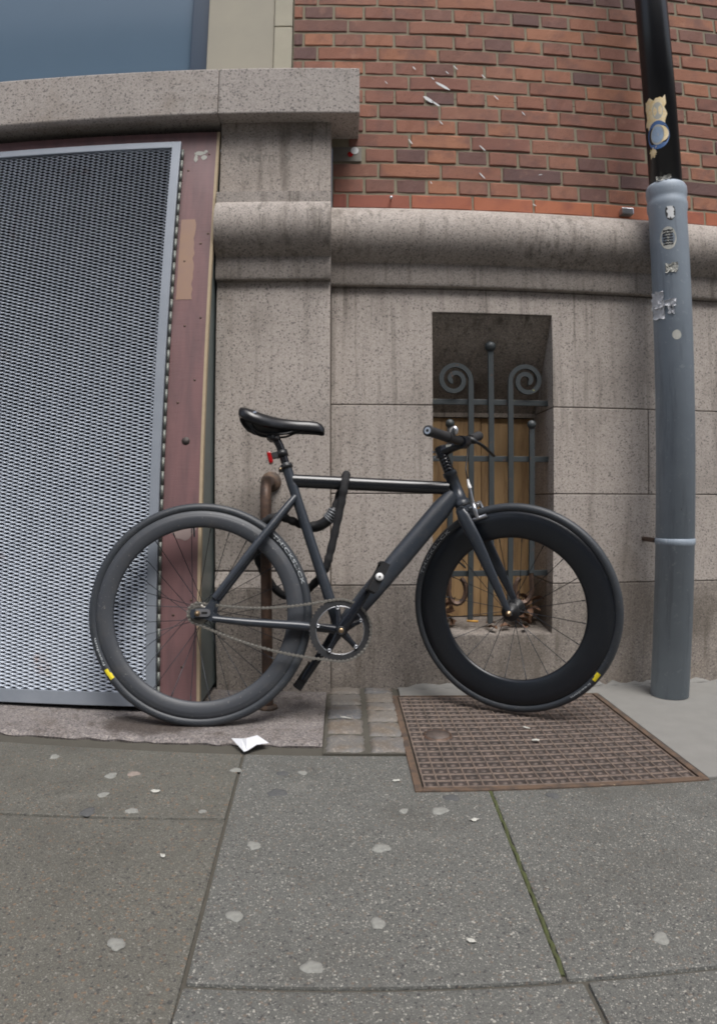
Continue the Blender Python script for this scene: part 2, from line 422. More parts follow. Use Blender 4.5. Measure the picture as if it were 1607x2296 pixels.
# ------------------------------------------------------------------ ground: everything underfoot falls 1.5 % to the right
TILT = (0, 0.015, 0)
def gz(x): return -0.015*x
street = MB().add([(-60, -60, -0.17), (60, -60, -0.17), (60, 60, -0.17), (-60, 60, -0.17)], [(0, 1, 2, 3)]).build('road', ASPHALT, kind='structure')
pav = MB().box(-3.2, 3.2, -1.75, 2.9, -0.13, -0.013).build('pavement', BED, kind='structure'); pav.rotation_euler = TILT
def quad_slab(c, z0, z1, name, mat, bev=0.006, parent=pav, tiltz=0.0):
    # c: four corners counter-clockwise
    vs = [(x, y, z0) for x, y in c]+[(x, y, z1+random.uniform(-tiltz, tiltz)) for x, y in c]
    return MB().add(vs, [(3, 2, 1, 0), (4, 5, 6, 7), (0, 1, 5, 4), (1, 2, 6, 5), (2, 3, 7, 6), (3, 0, 4, 7)]).build(name, mat, parent, bevel=bev)
def xl(y): return -0.278+(1.704-y)*0.0469
def xr(y): return 0.362-(1.484-y)*0.048
g = 0.003
Y0, Y1, Y2 = 1.715, 0.832, 0.0
SZ = -0.006
# the slabs the photograph shows: two on the left, one in the middle, one on the right under the hatch's edge
quad_slab([(-1.15, 1.285), (xl(1.352)-g, 1.350-g), (xl(Y0)-g, Y0), (-1.15, Y0+0.006)], -0.06, SZ, 'paving_slab', SLAB_B)
quad_slab([(-1.15, 0.47), (xl(0.47)-g, 0.47), (xl(1.345)-g, 1.344), (-1.15, 1.279)], -0.06, SZ-0.002, 'paving_slab', SLAB_B)
MB().prism([(xl(Y1)+g, Y1+g), (xr(Y1)-1.2*g, Y1+g), (xr(1.49)-1.2*g, 1.494), (0.189, 1.494), (0.186, Y0), (xl(Y0)+g, Y0)], 'z', -0.06, SZ).build('paving_slab', SLAB_G, pav, 0.005)
quad_slab([(xr(Y1)+1.2*g, Y1+g), (1.02, Y1+g), (1.02, 1.494), (xr(1.49)+1.2*g, 1.494)], -0.06, SZ, 'paving_slab', SLAB_G)
for yy0, yy1 in ((Y2-0.05, Y1-g), (-0.93, -0.058), (-1.52, -0.938)):
    for i in range(-5, 5):
        a, b = xl(Y1)+i*0.6, xl(Y1)+(i+1)*0.6-2*g
        top = 0.462 if (b < xl(0.47) and yy1 > 0.5) else yy1
        quad_slab([(a, yy0), (b, yy0), (b, top), (a, top)], -0.06, SZ-0.001, 'paving_slab', SLAB_G, tiltz=0.001)
for a, b in ((-2.9, -1.76), (-1.752, -1.158)):
    quad_slab([(a, 0.47), (b, 0.47), (b, Y0+0.006), (a, Y0+0.01)], -0.06, SZ, 'paving_slab', SLAB_B)
for a, b in ((1.028, 1.62), (1.628, 2.22), (2.228, 2.9)):
    quad_slab([(a, Y1+g), (b, Y1+g), (b, 1.66), (a, 1.66)], -0.06, SZ, 'paving_slab', SLAB_G)
# moss in the joint to the right of the middle slab
mo = MB(); pts = []
for i in range(38):
    y = 1.485-i*0.0172; pts.append((xr(y)+random.uniform(-0.002, 0.002), y, SZ-0.006+random.uniform(0, 0.004)))
mo.tube(pts, [random.uniform(0.0035, 0.0062) for _ in pts], 6, ratio=0.6)
o = mo.build('moss', MOSS, label='green moss filling the joint between two grey paving slabs below the iron hatch', category='moss', kind='stuff'); o.rotation_euler = TILT
# kerb stones at the road
for i in range(-3, 3):
    quad_slab([(i*1.0+0.004, -1.74), (i*1.0+0.996, -1.74), (i*1.0+0.996, -1.53), (i*1.0+0.004, -1.53)], -0.16, SZ, 'kerb_stone', GR_T, bev=0.015)
# granite setts between the threshold and the hatch
def sett(x0, x1, y0, y1, z=0.0):
    mb = MB(); n = 5; vs = []; rr = random.Random(int((x0+y0)*1e4))
    nx, ny = 9, 9
    for j in range(ny+1):
        for i in range(nx+1):
            u, v = i/nx, j/ny
            e = min(u, 1-u, v, 1-v)
            z_ = z-0.009*(1-min(1, e*8))**1.5+rr.uniform(-0.003, 0.003)
            vs.append((x0+(x1-x0)*u+rr.uniform(-.002, .002), y0+(y1-y0)*v+rr.uniform(-.002, .002), z_))
    fs = [(j*(nx+1)+i, j*(nx+1)+i+1, (j+1)*(nx+1)+i+1, (j+1)*(nx+1)+i) for j in range(ny) for i in range(nx)]
    rim = [i for i in range(nx)]+[j*(nx+1)+nx for j in range(ny)]+[ny*(nx+1)+i for i in range(nx, 0, -1)]+[j*(nx+1) for j in range(ny, 0, -1)]
    o = len(vs); vs += [(vs[k][0], vs[k][1], -0.06) for k in rim]; m = len(rim)
    fs += [(rim[k], o+k, o+(k+1) % m, rim[(k+1) % m]) for k in range(m)]
    mb.add(vs, fs, True); return mb.build('sett', SETT, pav)
for y0, y1 in ((1.735, 1.868), (1.880, 2.006), (2.018, 2.148), (2.158, 2.275), (2.285, 2.352)): sett(-0.052, 0.062, y0, y1, 0.002)
for y0, y1 in ((1.735, 1.848), (1.860, 1.978), (1.990, 2.093), (2.103, 2.180), (2.192, 2.282), (2.292, 2.352)): sett(0.076, 0.182, y0, y1, 0.002)
MB().box(-0.058, 0.190, 1.728, 2.36, -0.06, -0.0055).build('joint_sand', BED, pav)
# concrete apron beside and behind the hatch, with a rough fillet against the wall
ap = MB()
ap.prism([(0.950, 1.50), (3.1, 1.50), (3.1, 2.365), (0.205, 2.365), (0.205, 2.262), (0.950, 2.262)], 'z', -0.06, -0.002)
ap.build('apron', CONCRETE, pav, bevel=0.003)
fl = MB(); rr = random.Random(3)
pts = [(0.215+0.03*i, 2.366+rr.uniform(-0.010, 0.004), -0.006+rr.uniform(-.005, .004)) for i in range(92)]
fl.tube(pts, [0.003]+[rr.uniform(0.008, 0.030) for _ in pts[1:]], 8, ratio=0.7); fl.build('fillet', CONCRETE, pav)

# ------------------------------------------------------------------ granite threshold under the boarded doorway
def rough_front(x0, x1, y0, y1, z0, z1, name, mat, parent, amp=0.006, **tags):
    mb = MB(); n = max(4, int((x1-x0)/0.03)); rr = random.Random(11); vs = []
    for i in range(n+1):
        x = x0+(x1-x0)*i/n
        w1, w2 = rr.uniform(-amp, amp), rr.uniform(-amp, amp)*0.5
        vs += [(x, y1, z0), (x, y1, z1), (x, y0+0.016, z1), (x, y0+w1, z1-0.008+w2), (x, y0+w1*0.6+0.004, (z0+z1)/2), (x, y0, z0)]
    fs = []
    for i in range(n):
        for k in range(6): fs.append((i*6+k, i*6+(k+1) % 6, (i+1)*6+(k+1) % 6, (i+1)*6+k))
    fs += [tuple(range(6)), tuple(range(n*6, n*6+6))[::-1]]
    mb.add(vs, fs); return mb.build(name, mat, parent, **tags)
thr = rough_front(-1.98, -0.062, 1.784, 2.32, -0.05, 0.001, 'door_threshold', GR_T, None,
                  label='low granite threshold slab with a chipped front edge under the bicycle rear wheel', category='threshold'); thr.rotation_euler = TILT

# ------------------------------------------------------------------ building
bld = thing('building', 'old building front with granite plinth, rounded stone moulding and red brick above', 'building', (0, 2.42, 0))
BX = Vector((0, -2.42, 0))                                            # parts are written in world metres
def part(mb, name, mat, parent, bevel=0, **t):
    if parent is bld: mb.xf(Matrix.Translation(BX))
    return mb.build(name, mat, parent, bevel, **t)
WY, PY, BY = 2.37, 2.305, 2.42                                        # faces of plinth wall, pier, brick
# plinth wall: mortar core and ashlar blocks
core = MB()
for x0, x1, z0, z1 in ((-0.05, 0.33, -0.1, 1.5), (0.806, 3.0, -0.1, 1.5), (0.33, 0.806, -0.1, 0.18), (0.33, 0.806, 1.42, 1.5)): core.box(x0, x1, WY+0.006, WY+0.24, z0, z1)
wall = part(core, 'plinth_wall', JOINT, bld)
j = 0.0016
def block(poly, mat=GR, y=WY, d=0.26, bev=0.003, parent=wall, name='granite_block'):
    b = MB().prism([(x, z) for x, z in poly], 'y', y, y+d)
    b.xf(Matrix.Translation(BX)) if parent is not bld else None
    return part(b, name, mat, parent, bev)
def rect(x0, x1, z0, z1): return [(x0+j, z0+j), (x1-j, z0+j), (x1-j, z1-j), (x0+j, z1-j)]
Z1, Z2, Z3, ZT = 1.060, 0.728, 0.385, 1.506
WL, WR, WB, WT = 0.335, 0.800, 0.190, 1.416
block([(-0.047+j, Z1+j), (WL, Z1+j), (WL, WT), (WR, WT), (WR, Z1+j), (1.25-j, Z1+j), (1.25-j, ZT), (-0.047+j, ZT)], GR_K)
block(rect(-0.047, WL+j, Z2, Z1)); block(rect(WR-j, 1.188, Z2, Z1)); block(rect(1.188, 2.0, Z2, Z1))
block(rect(-0.047, WL+j, Z3, Z2)); block(rect(WR-j, 1.25, Z3, Z2)); block(rect(1.25, 2.2, Z3, Z2))
block([(-0.047+j, -0.1), (1.25-j, -0.1), (1.25-j, Z3-j), (WR, Z3-j), (WR, WB), (WL, WB), (WL, Z3-j), (-0.047+j, Z3-j)], GR_D)
block(rect(1.25, 2.3, -0.1, Z3), GR_D); block(rect(2.3, 3.0, -0.1, Z3), GR_D); block(rect(2.2, 3.0, Z3, Z2)); block(rect(2.0, 3.0, Z2, Z1)); block(rect(1.25, 2.4, Z1, ZT+j)); block(rect(2.4, 3.0, Z1, ZT+j))
# window recess: splayed soffit, sloping sill, near-black sheet painting the shade behind the boards
def yzprism(poly, x0, x1): return MB().prism(poly, 'x', x0, x1)
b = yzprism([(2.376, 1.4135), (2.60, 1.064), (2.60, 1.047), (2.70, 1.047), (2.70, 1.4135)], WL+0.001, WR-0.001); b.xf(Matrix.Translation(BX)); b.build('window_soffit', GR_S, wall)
b = yzprism([(2.373, 0.1915), (2.70, 0.224), (2.70, 0.12), (2.64, 0.12), (2.64, 0.1915)], WL+0.001, WR-0.001); b.xf(Matrix.Translation(BX)); b.build('window_sill', GR_D, wall)
b = MB().box(WL-0.1, WR+0.1, 2.72, 2.75, 0.1, 1.5); b.xf(Matrix.Translation(BX)); b.build('void_shade', DARK, wall)
# rounded moulding along the plinth
def torus_profile(dy, top_fillet=False):
    cy, cz, r_ = 2.405+dy, 1.705, 0.125
    p = []
    a0 = 90; a1 = 90+(180-math.degrees(math.asin((cy-2.345-dy)/r_)))
    n = 18
    if top_fillet: p.append((2.50, 1.838)); p.append((cy-0.085, 1.838)); p.append((cy-0.085, 1.79)); a0 = 128
    else: p.append((2.50, cz+r_))
    for i in range(n+1):
        a = R(a0+(a1-a0)*i/n); p.append((cy+r_*math.cos(a), cz+r_*math.sin(a)))
    p += [(2.345+dy, 1.520), (2.349+dy, 1.512), (2.372+dy, 1.509), (2.50, 1.509)]
    return p
def mould(x0, x1, dy, tf, parent):
    p = torus_profile(dy, tf); mb = MB(); n = len(p)
    vs = [(x0, *q) for q in p]+[(x1, *q) for q in p]
    mb.add(vs, [tuple(range(n)), tuple(range(n, 2*n))[::-1]])
    mb.add(vs, [(i, i+1, n+i+1, n+i) for i in range(n-1)], True)
    mb.xf(Matrix.Translation(BX)); o = mb.build('moulding_stone', GR_R, parent)
    bm = bmesh.new(); bm.from_mesh(o.data); bmesh.ops.remove_doubles(bm, verts=bm.verts, dist=1e-5); bmesh.ops.recalc_face_normals(bm, faces=bm.faces)
    for e in bm.edges:
        if len(e.link_faces) == 2 and e.calc_face_angle(0) > 0.6: e.smooth = False
    bm.to_mesh(o.data); bm.free(); return o
mold = part(MB().box(-0.04, 3.0, 2.46, 2.52, 1.50, 1.82), 'moulding', JOINT, bld)
mould(-0.046, 1.62, 0, False, mold); mould(1.623, 3.0, 0, False, mold)
# piers on both sides of the doorway
def pier(x0, x1):
    p = part(MB().box(x0+0.01, x1-0.01, PY+0.02, 2.52, -0.1, 2.14), 'pier', JOINT, bld)
    block(rect(x0, x1, 1.840, 2.148), GR_R, PY, 0.2, 0.004, p)
    mould(x0+0.001, x1, -0.065, True, p)
    block(rect(x0, x1, 0.446, 1.511), GR, PY, 0.2, 0.004, p)
    b = yzprism([(PY, 0.443), (PY-0.014, 0.386), (PY+0.2, 0.386), (PY+0.2, 0.443)], x0+j, x1-j); b.xf(Matrix.Translation(BX)); b.build('granite_block', GR, p, 0.002)
    block(rect(x0, x1, -0.1, 0.386), GR_D, PY-0.016, 0.216, 0.005, p)
    return p
pier(-0.468, -0.0465); pier(-2.35, -1.93)
# wall to the left of the far pier
fw = part(MB().box(-3.2, -2.36, WY, 2.6, -0.1, 2.14), 'side_wall', GR, bld)
# doorway recess behind the hoarding, its shade painted as a near-black sheet
part(MB().box(-1.93, -0.47, 2.50, 2.56, -0.1, 2.14), 'doorway_back', DARK, bld)
# ledge of two stones above the doorway
led = part(MB().box(-2.9, 0.03, 2.30, 2.5, 2.152, 2.33), 'ledge', JOINT, bld)
for x0, x1 in ((-0.470, 0.058), (-1.75, -0.4715), (-3.0, -1.7515)):
    b = MB().box(x0, x1, 2.240, 2.50, 2.146, 2.336); b.xf(Matrix.Translation(BX)); b.build('ledge_stone', GR_L, led, 0.005)
# upper window with blue frame and cream jamb
win = part(MB().box(-2.4, -0.567, 2.455, 2.52, 2.337, 2.40), 'upper_window', BLUEFRAME, bld)
for bx in ((-0.640, -0.567, 2.452, 2.54, 2.402, 3.7), (-1.62, -1.55, 2.452, 2.54, 2.402, 3.7), (-2.4, -2.33, 2.452, 2.54, 2.402, 3.7)):
    b = MB().box(*bx); b.xf(Matrix.Translation(BX)); b.build('frame', BLUEFRAME, win, 0.004)
for x0, x1 in ((-1.55, -0.641), (-2.33, -1.621)):
    b = MB().box(x0, x1, 2.472, 2.48, 2.336, 3.7); b.xf(Matrix.Translation(BX)); b.build('pane', BLUEPANE, win)
jam = part(MB().box(-0.565, -0.29, 2.428, 2.56, 2.337, 3.7), 'window_jamb', CREAM, bld, 0.004)
b = MB().box(-0.2885, -0.214, 2.421, 2.56, 2.337, 2.66); b.xf(Matrix.Translation(BX)); b.build('jamb_stone', CREAM2, jam, 0.004)
b = MB().box(-0.2885, -0.214, 2.421, 2.56, 2.664, 3.7); b.xf(Matrix.Translation(BX)); b.build('jamb_stone', CREAM2, jam, 0.004)
part(MB().box(-3.2, -2.41, 2.43, 2.56, 2.337, 3.7), 'upper_side_wall', CREAM, bld)
# brickwork in cross bond
mb = MB().box(-0.21, 3.0, BY+0.0038, 2.62, 2.338, 3.7); mb.box(-0.046, 3.0, BY+0.0038, 2.62, 1.84, 2.336)
bw = part(mb, 'brick_wall', MORTAR, bld)
PITCH, BH = 0.0655, 0.0570
def brick_mesh(L, seed, mat):
    rr = random.Random(seed)
    me = MB().box(-L/2, L/2, -0.0, 0.05, -BH/2, BH/2).mesh('brick')
    bm = bmesh.new(); bm.from_mesh(me)
    bmesh.ops.subdivide_edges(bm, edges=[e for e in bm.edges if abs((e.verts[0].co-e.verts[1].co).x) > 0.05], cuts=3)
    ed = [e for e in bm.edges if e.calc_face_angle(0) > 0.5 and min(v.co.y for v in e.verts) < 0.01]
    bmesh.ops.bevel(bm, geom=ed, offset=0.0035, segments=1, affect='EDGES')
    for v in bm.verts: v.co += Vector((rr.uniform(-.0013, .0013), rr.uniform(-.0016, .0012), rr.uniform(-.0015, .0015)))
    bm.to_mesh(me); bm.free(); me.materials.append(mat); return me
ST = [brick_mesh(0.2365, i, BRICK) for i in range(5)]; HD = [brick_mesh(0.113, 50+i, BRICK) for i in range(5)]
ST2 = [brick_mesh(0.2385, 90+i, BRICK2) for i in range(3)]
rest = MB(); rr = random.Random(5); nb = 0
for i in range(0, 28):
    z = 1.851+i*PITCH+BH/2
    headers = i % 2 == 1
    L = 0.124 if headers else 0.2475
    off = 0.080 if headers else (0.015 if i % 4 == 0 else 0.137)
    xmin = -0.046 if z < 2.15 else (-0.211 if z > 2.335 else 0.0)
    k = -4
    while True:
        x0, x1 = off+k*L, off+(k+1)*L; k += 1
        if x0 > 2.98: break
        if x1 <= xmin+0.03: continue
        if i == 3 and x1 < 0.10: continue                              # the steel plate sits here
        if z-BH/2 < 2.335 and z+BH/2 > 2.146 and x1 < 0.05: continue
        if x0 < 1.60 and i < 17:
            o = link('brick', rr.choice(ST2 if i == 0 else HD if headers else ST), bw)
            c0, c1 = max(x0, xmin), x1
            o.location = ((c0+c1)/2, rr.uniform(-0.0015, 0.0015), z); o.scale = ((c1-c0-0.0085)/(L-0.0105), 1, 1)
            o.rotation_euler = (0, rr.uniform(-.004, .004), 0); nb += 1
        else: rest.box(max(x0, xmin)+0.005, min(x1, 3.0)-0.005, BY, BY+0.05, z-BH/2, z+BH/2)
rest.xf(Matrix.Translation(BX)); rest.build('brickwork', BRICK, bw, kind='stuff')
part(MB().box(-9, 9, BY, 2.9, 3.7, 15.0), 'upper_facade', BRICK, bld)  # unseen upper wall, added to block the sky behind the building
part(MB().box(-9, -3.2, WY, 2.9, -0.15, 3.698), 'facade_end', GR, bld); part(MB().box(3.002, 9, WY, 2.9, -0.15, 3.698), 'facade_end', GR, bld)
# steel plate with round stickers, white splashes, an anchor and a clip on the brickwork
pl = part(MB().box(-0.044, 0.070, 2.417, 2.43, 2.046, 2.108), 'cover_plate', PLATE, bld, 0.002)
for x, z, r_, m in ((-0.004, 2.082, 0.0145, PLATE), (0.026, 2.076, 0.011, RED), (0.043, 2.092, 0.0155, WHITEPAINT)):
    b = MB().lathe([(0.0001, 2.4155-0.0004*x*20), (r_, 2.4155-0.0004*x*20), (r_, 2.4172)], 20, (x, 0, z), False, False); b.xf(Matrix.Translation(BX)); b.build('round_sticker', m, pl)
b = MB()
for x, z, l, wd, ang in ((0.40, 2.392, 0.075, 0.016, -30), (0.34, 2.328, 0.055, 0.020, -35), (0.37, 2.31, 0.045, 0.010, -35), (0.285, 2.47, 0.022, 0.006, -50), (0.455, 2.48, 0.03, 0.006, -45), (0.57, 2.445, 0.025, 0.006, -50),
                        (0.62, 2.35, 0.03, 0.006, -45), (0.73, 2.285, 0.025, 0.006, -50), (0.39, 2.225, 0.025, 0.006, -50), (0.265, 2.137, 0.03, 0.007, -55), (0.555, 2.12, 0.038, 0.007, -45), (0.55, 2.0, 0.04, 0.007, -48),
                        (0.345, 1.962, 0.014, 0.005, -60), (0.79, 2.017, 0.018, 0.004, 10), (0.76, 1.885, 0.018, 0.005, -30), (0.17, 2.40, 0.02, 0.004, -50), (0.42, 2.455, 0.02, 0.005, -45), (0.36, 2.425, 0.02, 0.006, -45)):
    c, s_ = math.cos(R(ang)), math.sin(R(ang)); n = 18; q = []; l *= 0.9; wd *= 0.75
    for k in range(n):
        a = 2*math.pi*k/n; e = random.uniform(0.88, 1.06); px, pz = l/2*math.cos(a)*e, wd/2*math.sin(a)*e
        q.append((x+px*c-pz*s_, 2.4172, z+px*s_+pz*c))
    b.add(q, [tuple(range(n))])
b.xf(Matrix.Translation(BX)); b.build('paint_splash', WHITEPAINT, bw, kind='stuff')
b = MB().lathe([(0.0001, 2.398), (0.006, 2.399), (0.007, 2.405), (0.003, 2.408), (0.003, 2.43)], 10, (0.185, 0, 1.888), False); b.xf(Matrix.Translation(BX)); b.build('wall_anchor', SILVER, bw)
b = MB().box(1.115, 1.165, 2.385, 2.419, 1.858, 1.884); b.xf(Matrix.Translation(BX)); b.build('wall_clip', SILVER, bw, 0.004)
# faint handwriting on the pier's top stone
vs_, fs_ = text_mesh('Niern  9', 0.058)
b = MB().add([(-0.395+x, PY-0.0012-BY, 1.985+y) for x, y, z in vs_], fs_); b.build('faint_writing', GRAFF, bld, kind='stuff')

# ------------------------------------------------------------------ timber boards in the window recess
bd = thing('window_boarding', 'pair of bare tan wooden boards closing the barred window recess', 'boards', (0.57, 2.61, 0.22))
for x0, x1, dy in ((WL+0.004, 0.5705, 0.0), (0.5735, WR-0.004, 0.004)):
    b = MB().box(x0-0.57, x1-0.57, 0.004+dy, 0.024+dy, 0.0, 0.824); b.build('board', BOARD, bd, 0.002)

# ------------------------------------------------------------------ iron window grille
gr = thing('window_grille', 'dark wrought iron window grille with two scrolls and three ball finials', 'grille', (0.57, 2.43, 0.21))
G0 = Vector((-0.57, -2.43, -0.21))
def gpart(mb, name, parent=gr, mat=IRON, bevel=0): mb.xf(Matrix.Translation(G0)); return mb.build(name, mat, parent, bevel)
for z in (1.084, 0.864, 0.419): gpart(MB().box(WL-0.01, WR+0.012, 2.436, 2.446, z-0.011, z+0.011), 'cross_bar', bevel=0.002)
def ubar(pts, w=0.0105, t=0.0085, n=8): return MB().tube(pts, w, n, side=(0, 1, 0), ratio=t/w, smooth=False)
def vbar(x, z0, z1): return MB().box(x-0.0105, x+0.0105, 2.4195, 2.4355, z0, z1)
b = gpart(vbar(0.570, 0.225, 1.29), 'upright', bevel=0.002); gpart(MB().ball((0.570, 2.428, 1.301), 0.0215), 'ball_finial', b)
for x in (0.409, 0.731):
    b = gpart(vbar(x, 0.42, 0.985), 'upright', bevel=0.002); gpart(MB().ball((x, 2.428, 0.998), 0.0178), 'ball_finial', b)
def scroll(x, sgn):
    cx, cz = x-sgn*0.064, 1.163
    pts = [(x, 2.4275, 0.24+0.02*i) for i in range(0, 47)]
    pts = [p for p in pts if p[2] < 1.155]
    n = 46
    for i in range(n+1):
        t = i/n; a = t*math.pi*3.55
        r_ = 0.064*(1-t)**0.85+0.010*t
        pts.append((cx+sgn*r_*math.cos(a)*(1.0), 2.4275, cz+r_*math.sin(a)*1.02+0.004))
    return MB().tube(pts, 0.0100, 4, side=(0, 1, 0), ratio=0.85, smooth=False)
def scroll_bar(x, sgn):
    cx, cz = x-sgn*0.064, 1.163
    P = [(x, 0.24+0.02*i) for i in range(46)]; P = [p for p in P if p[1] < 1.156]
    n = 50
    for i in range(n+1):
        t = i/n; a = t*math.pi*3.25; r_ = 0.064*(1-t)**0.8+0.009*t
        P.append((cx+sgn*r_*math.cos(a), cz+r_*math.sin(a)+0.004))
    mb = MB(); vs = []
    for i, p in enumerate(P):
        q0, q1 = P[max(i-1, 0)], P[min(i+1, len(P)-1)]
        tx, tz = q1[0]-q0[0], q1[1]-q0[1]; l = math.hypot(tx, tz); hw_ = 0.0098 if i < 46 else 0.0086; nx, nz = -tz/l*hw_, tx/l*hw_
        vs += [(p[0]+nx, 2.4195, p[1]+nz), (p[0]-nx, 2.4195, p[1]-nz), (p[0]-nx, 2.4355, p[1]-nz), (p[0]+nx, 2.4355, p[1]+nz)]
    fs = []
    for i in range(len(P)-1):
        for k in range(4): fs.append((i*4+k, i*4+(k+1) % 4, i*4+4+(k+1) % 4, i*4+4+k))
    fs += [(3, 2, 1, 0), tuple(len(vs)-4+k for k in range(4))]
    mb.add(vs, fs); return mb
gpart(scroll_bar(0.491, 1), 'scroll_upright'); gpart(scroll_bar(0.647, -1), 'scroll_upright')
# curled feet of the outer uprights
for x, sgn in ((0.409, 1), (0.731, -1)):
    P = [(x, 2.4275, 0.43)]+[(x+sgn*(0.03-0.034*math.cos(a)), 2.4275, 0.335-0.052*math.sin(a)+0.02) for a in [R(-20+22*i) for i in range(13)]]
    gpart(MB().tube(P, 0.010, 4, side=(0, 1, 0), ratio=0.8, smooth=False), 'curled_foot', mat=RUST)

# ------------------------------------------------------------------ dry leaves on the sill
def leaf(l, wd, seed):
    rr = random.Random(seed); n = 7; vs = []
    for i in range(n+1):
        t = i/n; h = wd/2*math.sin(math.pi*min(1, t*1.0))**0.8*(1-0.3*t)
        cz = 0.25*l*math.sin(t*2.5)*rr.uniform(0.2, 0.6)
        for sg in (-1, 0, 1): vs.append((l*(t-0.5), sg*h*rr.uniform(0.8, 1.1), cz+(abs(sg)*h*0.7)))
    fs = [(i*3+k, i*3+k+1, i*3+4+k, i*3+3+k) for i in range(n) for k in range(2)]
    return MB().add(vs, fs, True)
LV = []
for k in range(4):
    me = leaf(0.055, 0.030, k).mesh('dry_leaf'); me.materials.append(LEAF); LV.append(me)
heap_spots = [(0.345+0.088*random.random(), 2.45+0.13*random.random(), 0.0) for _ in range(24)]+[(0.665+0.12*random.random(), 2.44+0.14*random.random(), 0.0) for _ in range(30)]
heap = MB()
for x, y, z in heap_spots:
    lf = leaf(0.055, 0.030, random.randint(0, 99)); zz = 0.205+(y-2.373)*0.1+random.random()**1.5*0.10
    lf.xf(Matrix.Translation((x, y, zz)) @ Matrix.Rotation(random.uniform(0, 6.3), 4, 'Z') @ Matrix.Rotation(random.uniform(-.9, .9), 4, 'X') @ Matrix.Rotation(random.uniform(-.5, .5), 4, 'Y'))
    heap.add(lf.v, lf.f, True)
heap.build('leaf_litter', LEAF, label='heaps of brown dry leaves in the corners of the window sill', category='leaves', kind='stuff')
for x, y, r_, lb in ((0.63, 2.42, 0.3, 'single dry leaf on the sill behind the front hub'), (0.70, 2.395, 1.2, 'dry leaf curled near the front edge of the sill by the right reveal'), (0.575, 2.40, 2.0, 'dry leaf lying at the foot of the tallest grille bar'), (0.585, 2.47, 0.4, 'pale dry leaf deepest on the sill against the boards')):
    o = link('dry_leaf', random.choice(LV)); o.location = (x, y, 0.205+(y-2.373)*0.1); o.rotation_euler = (0.2, 0.1, r_)
    o['label'] = lb; o['category'] = 'leaf'; o['group'] = 'loose leaves on the sill'
b = MB().tube([(0.487, 2.47, 0.228), (0.53, 2.462, 0.226)], 0.0045, 8).build('cigarette_butt', BUTT, label='orange cigarette butt lying on the window sill between the bars', category='cigarette butt')

# ------------------------------------------------------------------ drainpipe
px, py = 1.212, 2.205
dp = thing('drainpipe', 'black drainpipe standing in a grey zinc sleeve with torn stickers and paper scraps', 'drainpipe', (px, py, gz(px)))
MB().lathe([(0.0, 1.86), (0.061, 1.86), (0.061, 3.75), (0.0, 3.75)], 40, axis='z', closed=False).build('upper_pipe', BLACKPIPE, dp)
prof = [(0.062, 1.905), (0.070, 1.905), (0.075, 1.895), (0.076, 1.875), (0.073, 1.855), (0.0715, 1.845), (0.0745, 1.835), (0.0745, 1.815), (0.070, 1.795), (0.070, 0.0), (0.064, 0.0), (0.064, 1.9)]
MB().lathe(prof, 44, axis='z').build('sleeve', SLEEVE, dp)
MB().lathe([(0.0702, 0.585), (0.0725, 0.583), (0.0725, 0.562), (0.0702, 0.56)], 44, axis='z', closed=False).build('clamp_band', SLEEVE, dp)
MB().tube([(-0.050, 0.055, 0.573), (-0.044, 0.10, 0.573), (-0.044, 0.165, 0.573)], 0.009, 8).build('wall_bracket', RUST, dp)
def patch(rad, a0, a1, z0, z1, name, mat, n=10, m=8, ragged=0.0, seed=0, round_=False, parent=dp):
    rr = random.Random(seed); vs = []; fs = []
    if round_:
        ca, cz, ra, rz = (a0+a1)/2, (z0+z1)/2, (a1-a0)/2, (z1-z0)/2
        N = 28; vs = [(ca, cz)]+[(ca+ra*math.cos(2*math.pi*k/N), cz+rz*math.sin(2*math.pi*k/N)) for k in range(N)]
        fs = [(0, 1+k, 1+(k+1) % N) for k in range(N)]
    else:
        for i in range(n+1):
            for k in range(m+1):
                a, z = a0+(a1-a0)*i/n, z0+(z1-z0)*k/m
                if i in (0, n): a += rr.uniform(-ragged, ragged)*0.6/rad
                if k in (0, m): z += rr.uniform(-ragged, ragged)
                vs.append((a, z))
        fs = [(i*(m+1)+k, (i+1)*(m+1)+k, (i+1)*(m+1)+k+1, i*(m+1)+k+1) for i in range(n) for k in range(m)]
    return MB().add([(rad*math.sin(a), -rad*math.cos(a), z) for a, z in vs], fs, True).build(name, mat, parent)
# angle 0 faces the street, negative turns towards the bicycle
st = patch(0.0614, -1.52, -0.20, 2.13, 2.245, 'torn_sticker', STICK_Y, ragged=0.010, seed=2)
st = patch(0.0616, -1.0, -0.35, 2.155, 2.225, 'torn_sticker', PAPER_OLD, ragged=0.006, seed=9, round_=True)
rs = patch(0.0620, -1.46, -0.06, 2.035, 2.150, 'round_sticker', STICK_B, round_=True)
patch(0.0623, -1.22, -0.30, 2.052, 2.134, 'sticker_emblem', PAPER_OLD, round_=True)
patch(0.0625, -1.16, -0.42, 2.060, 2.126, 'sticker_emblem', STICK_P, round_=True)
c = MB(); pts = []
for k in range(15):
    a = R(-78+150*k/14); w_ = 0.012*math.sin(math.pi*k/14)
    for r_ in (0.036-w_, 0.036+0.004*math.sin(math.pi*k/14)):
        ang = -0.78+r_*math.cos(a)/0.0627*1.05; z = 2.094+r_*math.sin(a)
        pts.append((0.0627*math.sin(ang), -0.0627*math.cos(ang), z))
c.add(pts, [(2*k, 2*k+1, 2*k+3, 2*k+2) for k in range(14)]).build('sticker_crescent', STICK_Y, dp)
patch(0.0618, -1.40, -0.95, 2.012, 2.045, 'torn_sticker', STICK_Y, ragged=0.008, seed=5)
oc = patch(0.0706, -0.95, -0.12, 1.635, 1.722, 'oval_sticker', PAPER_OLD, round_=True)
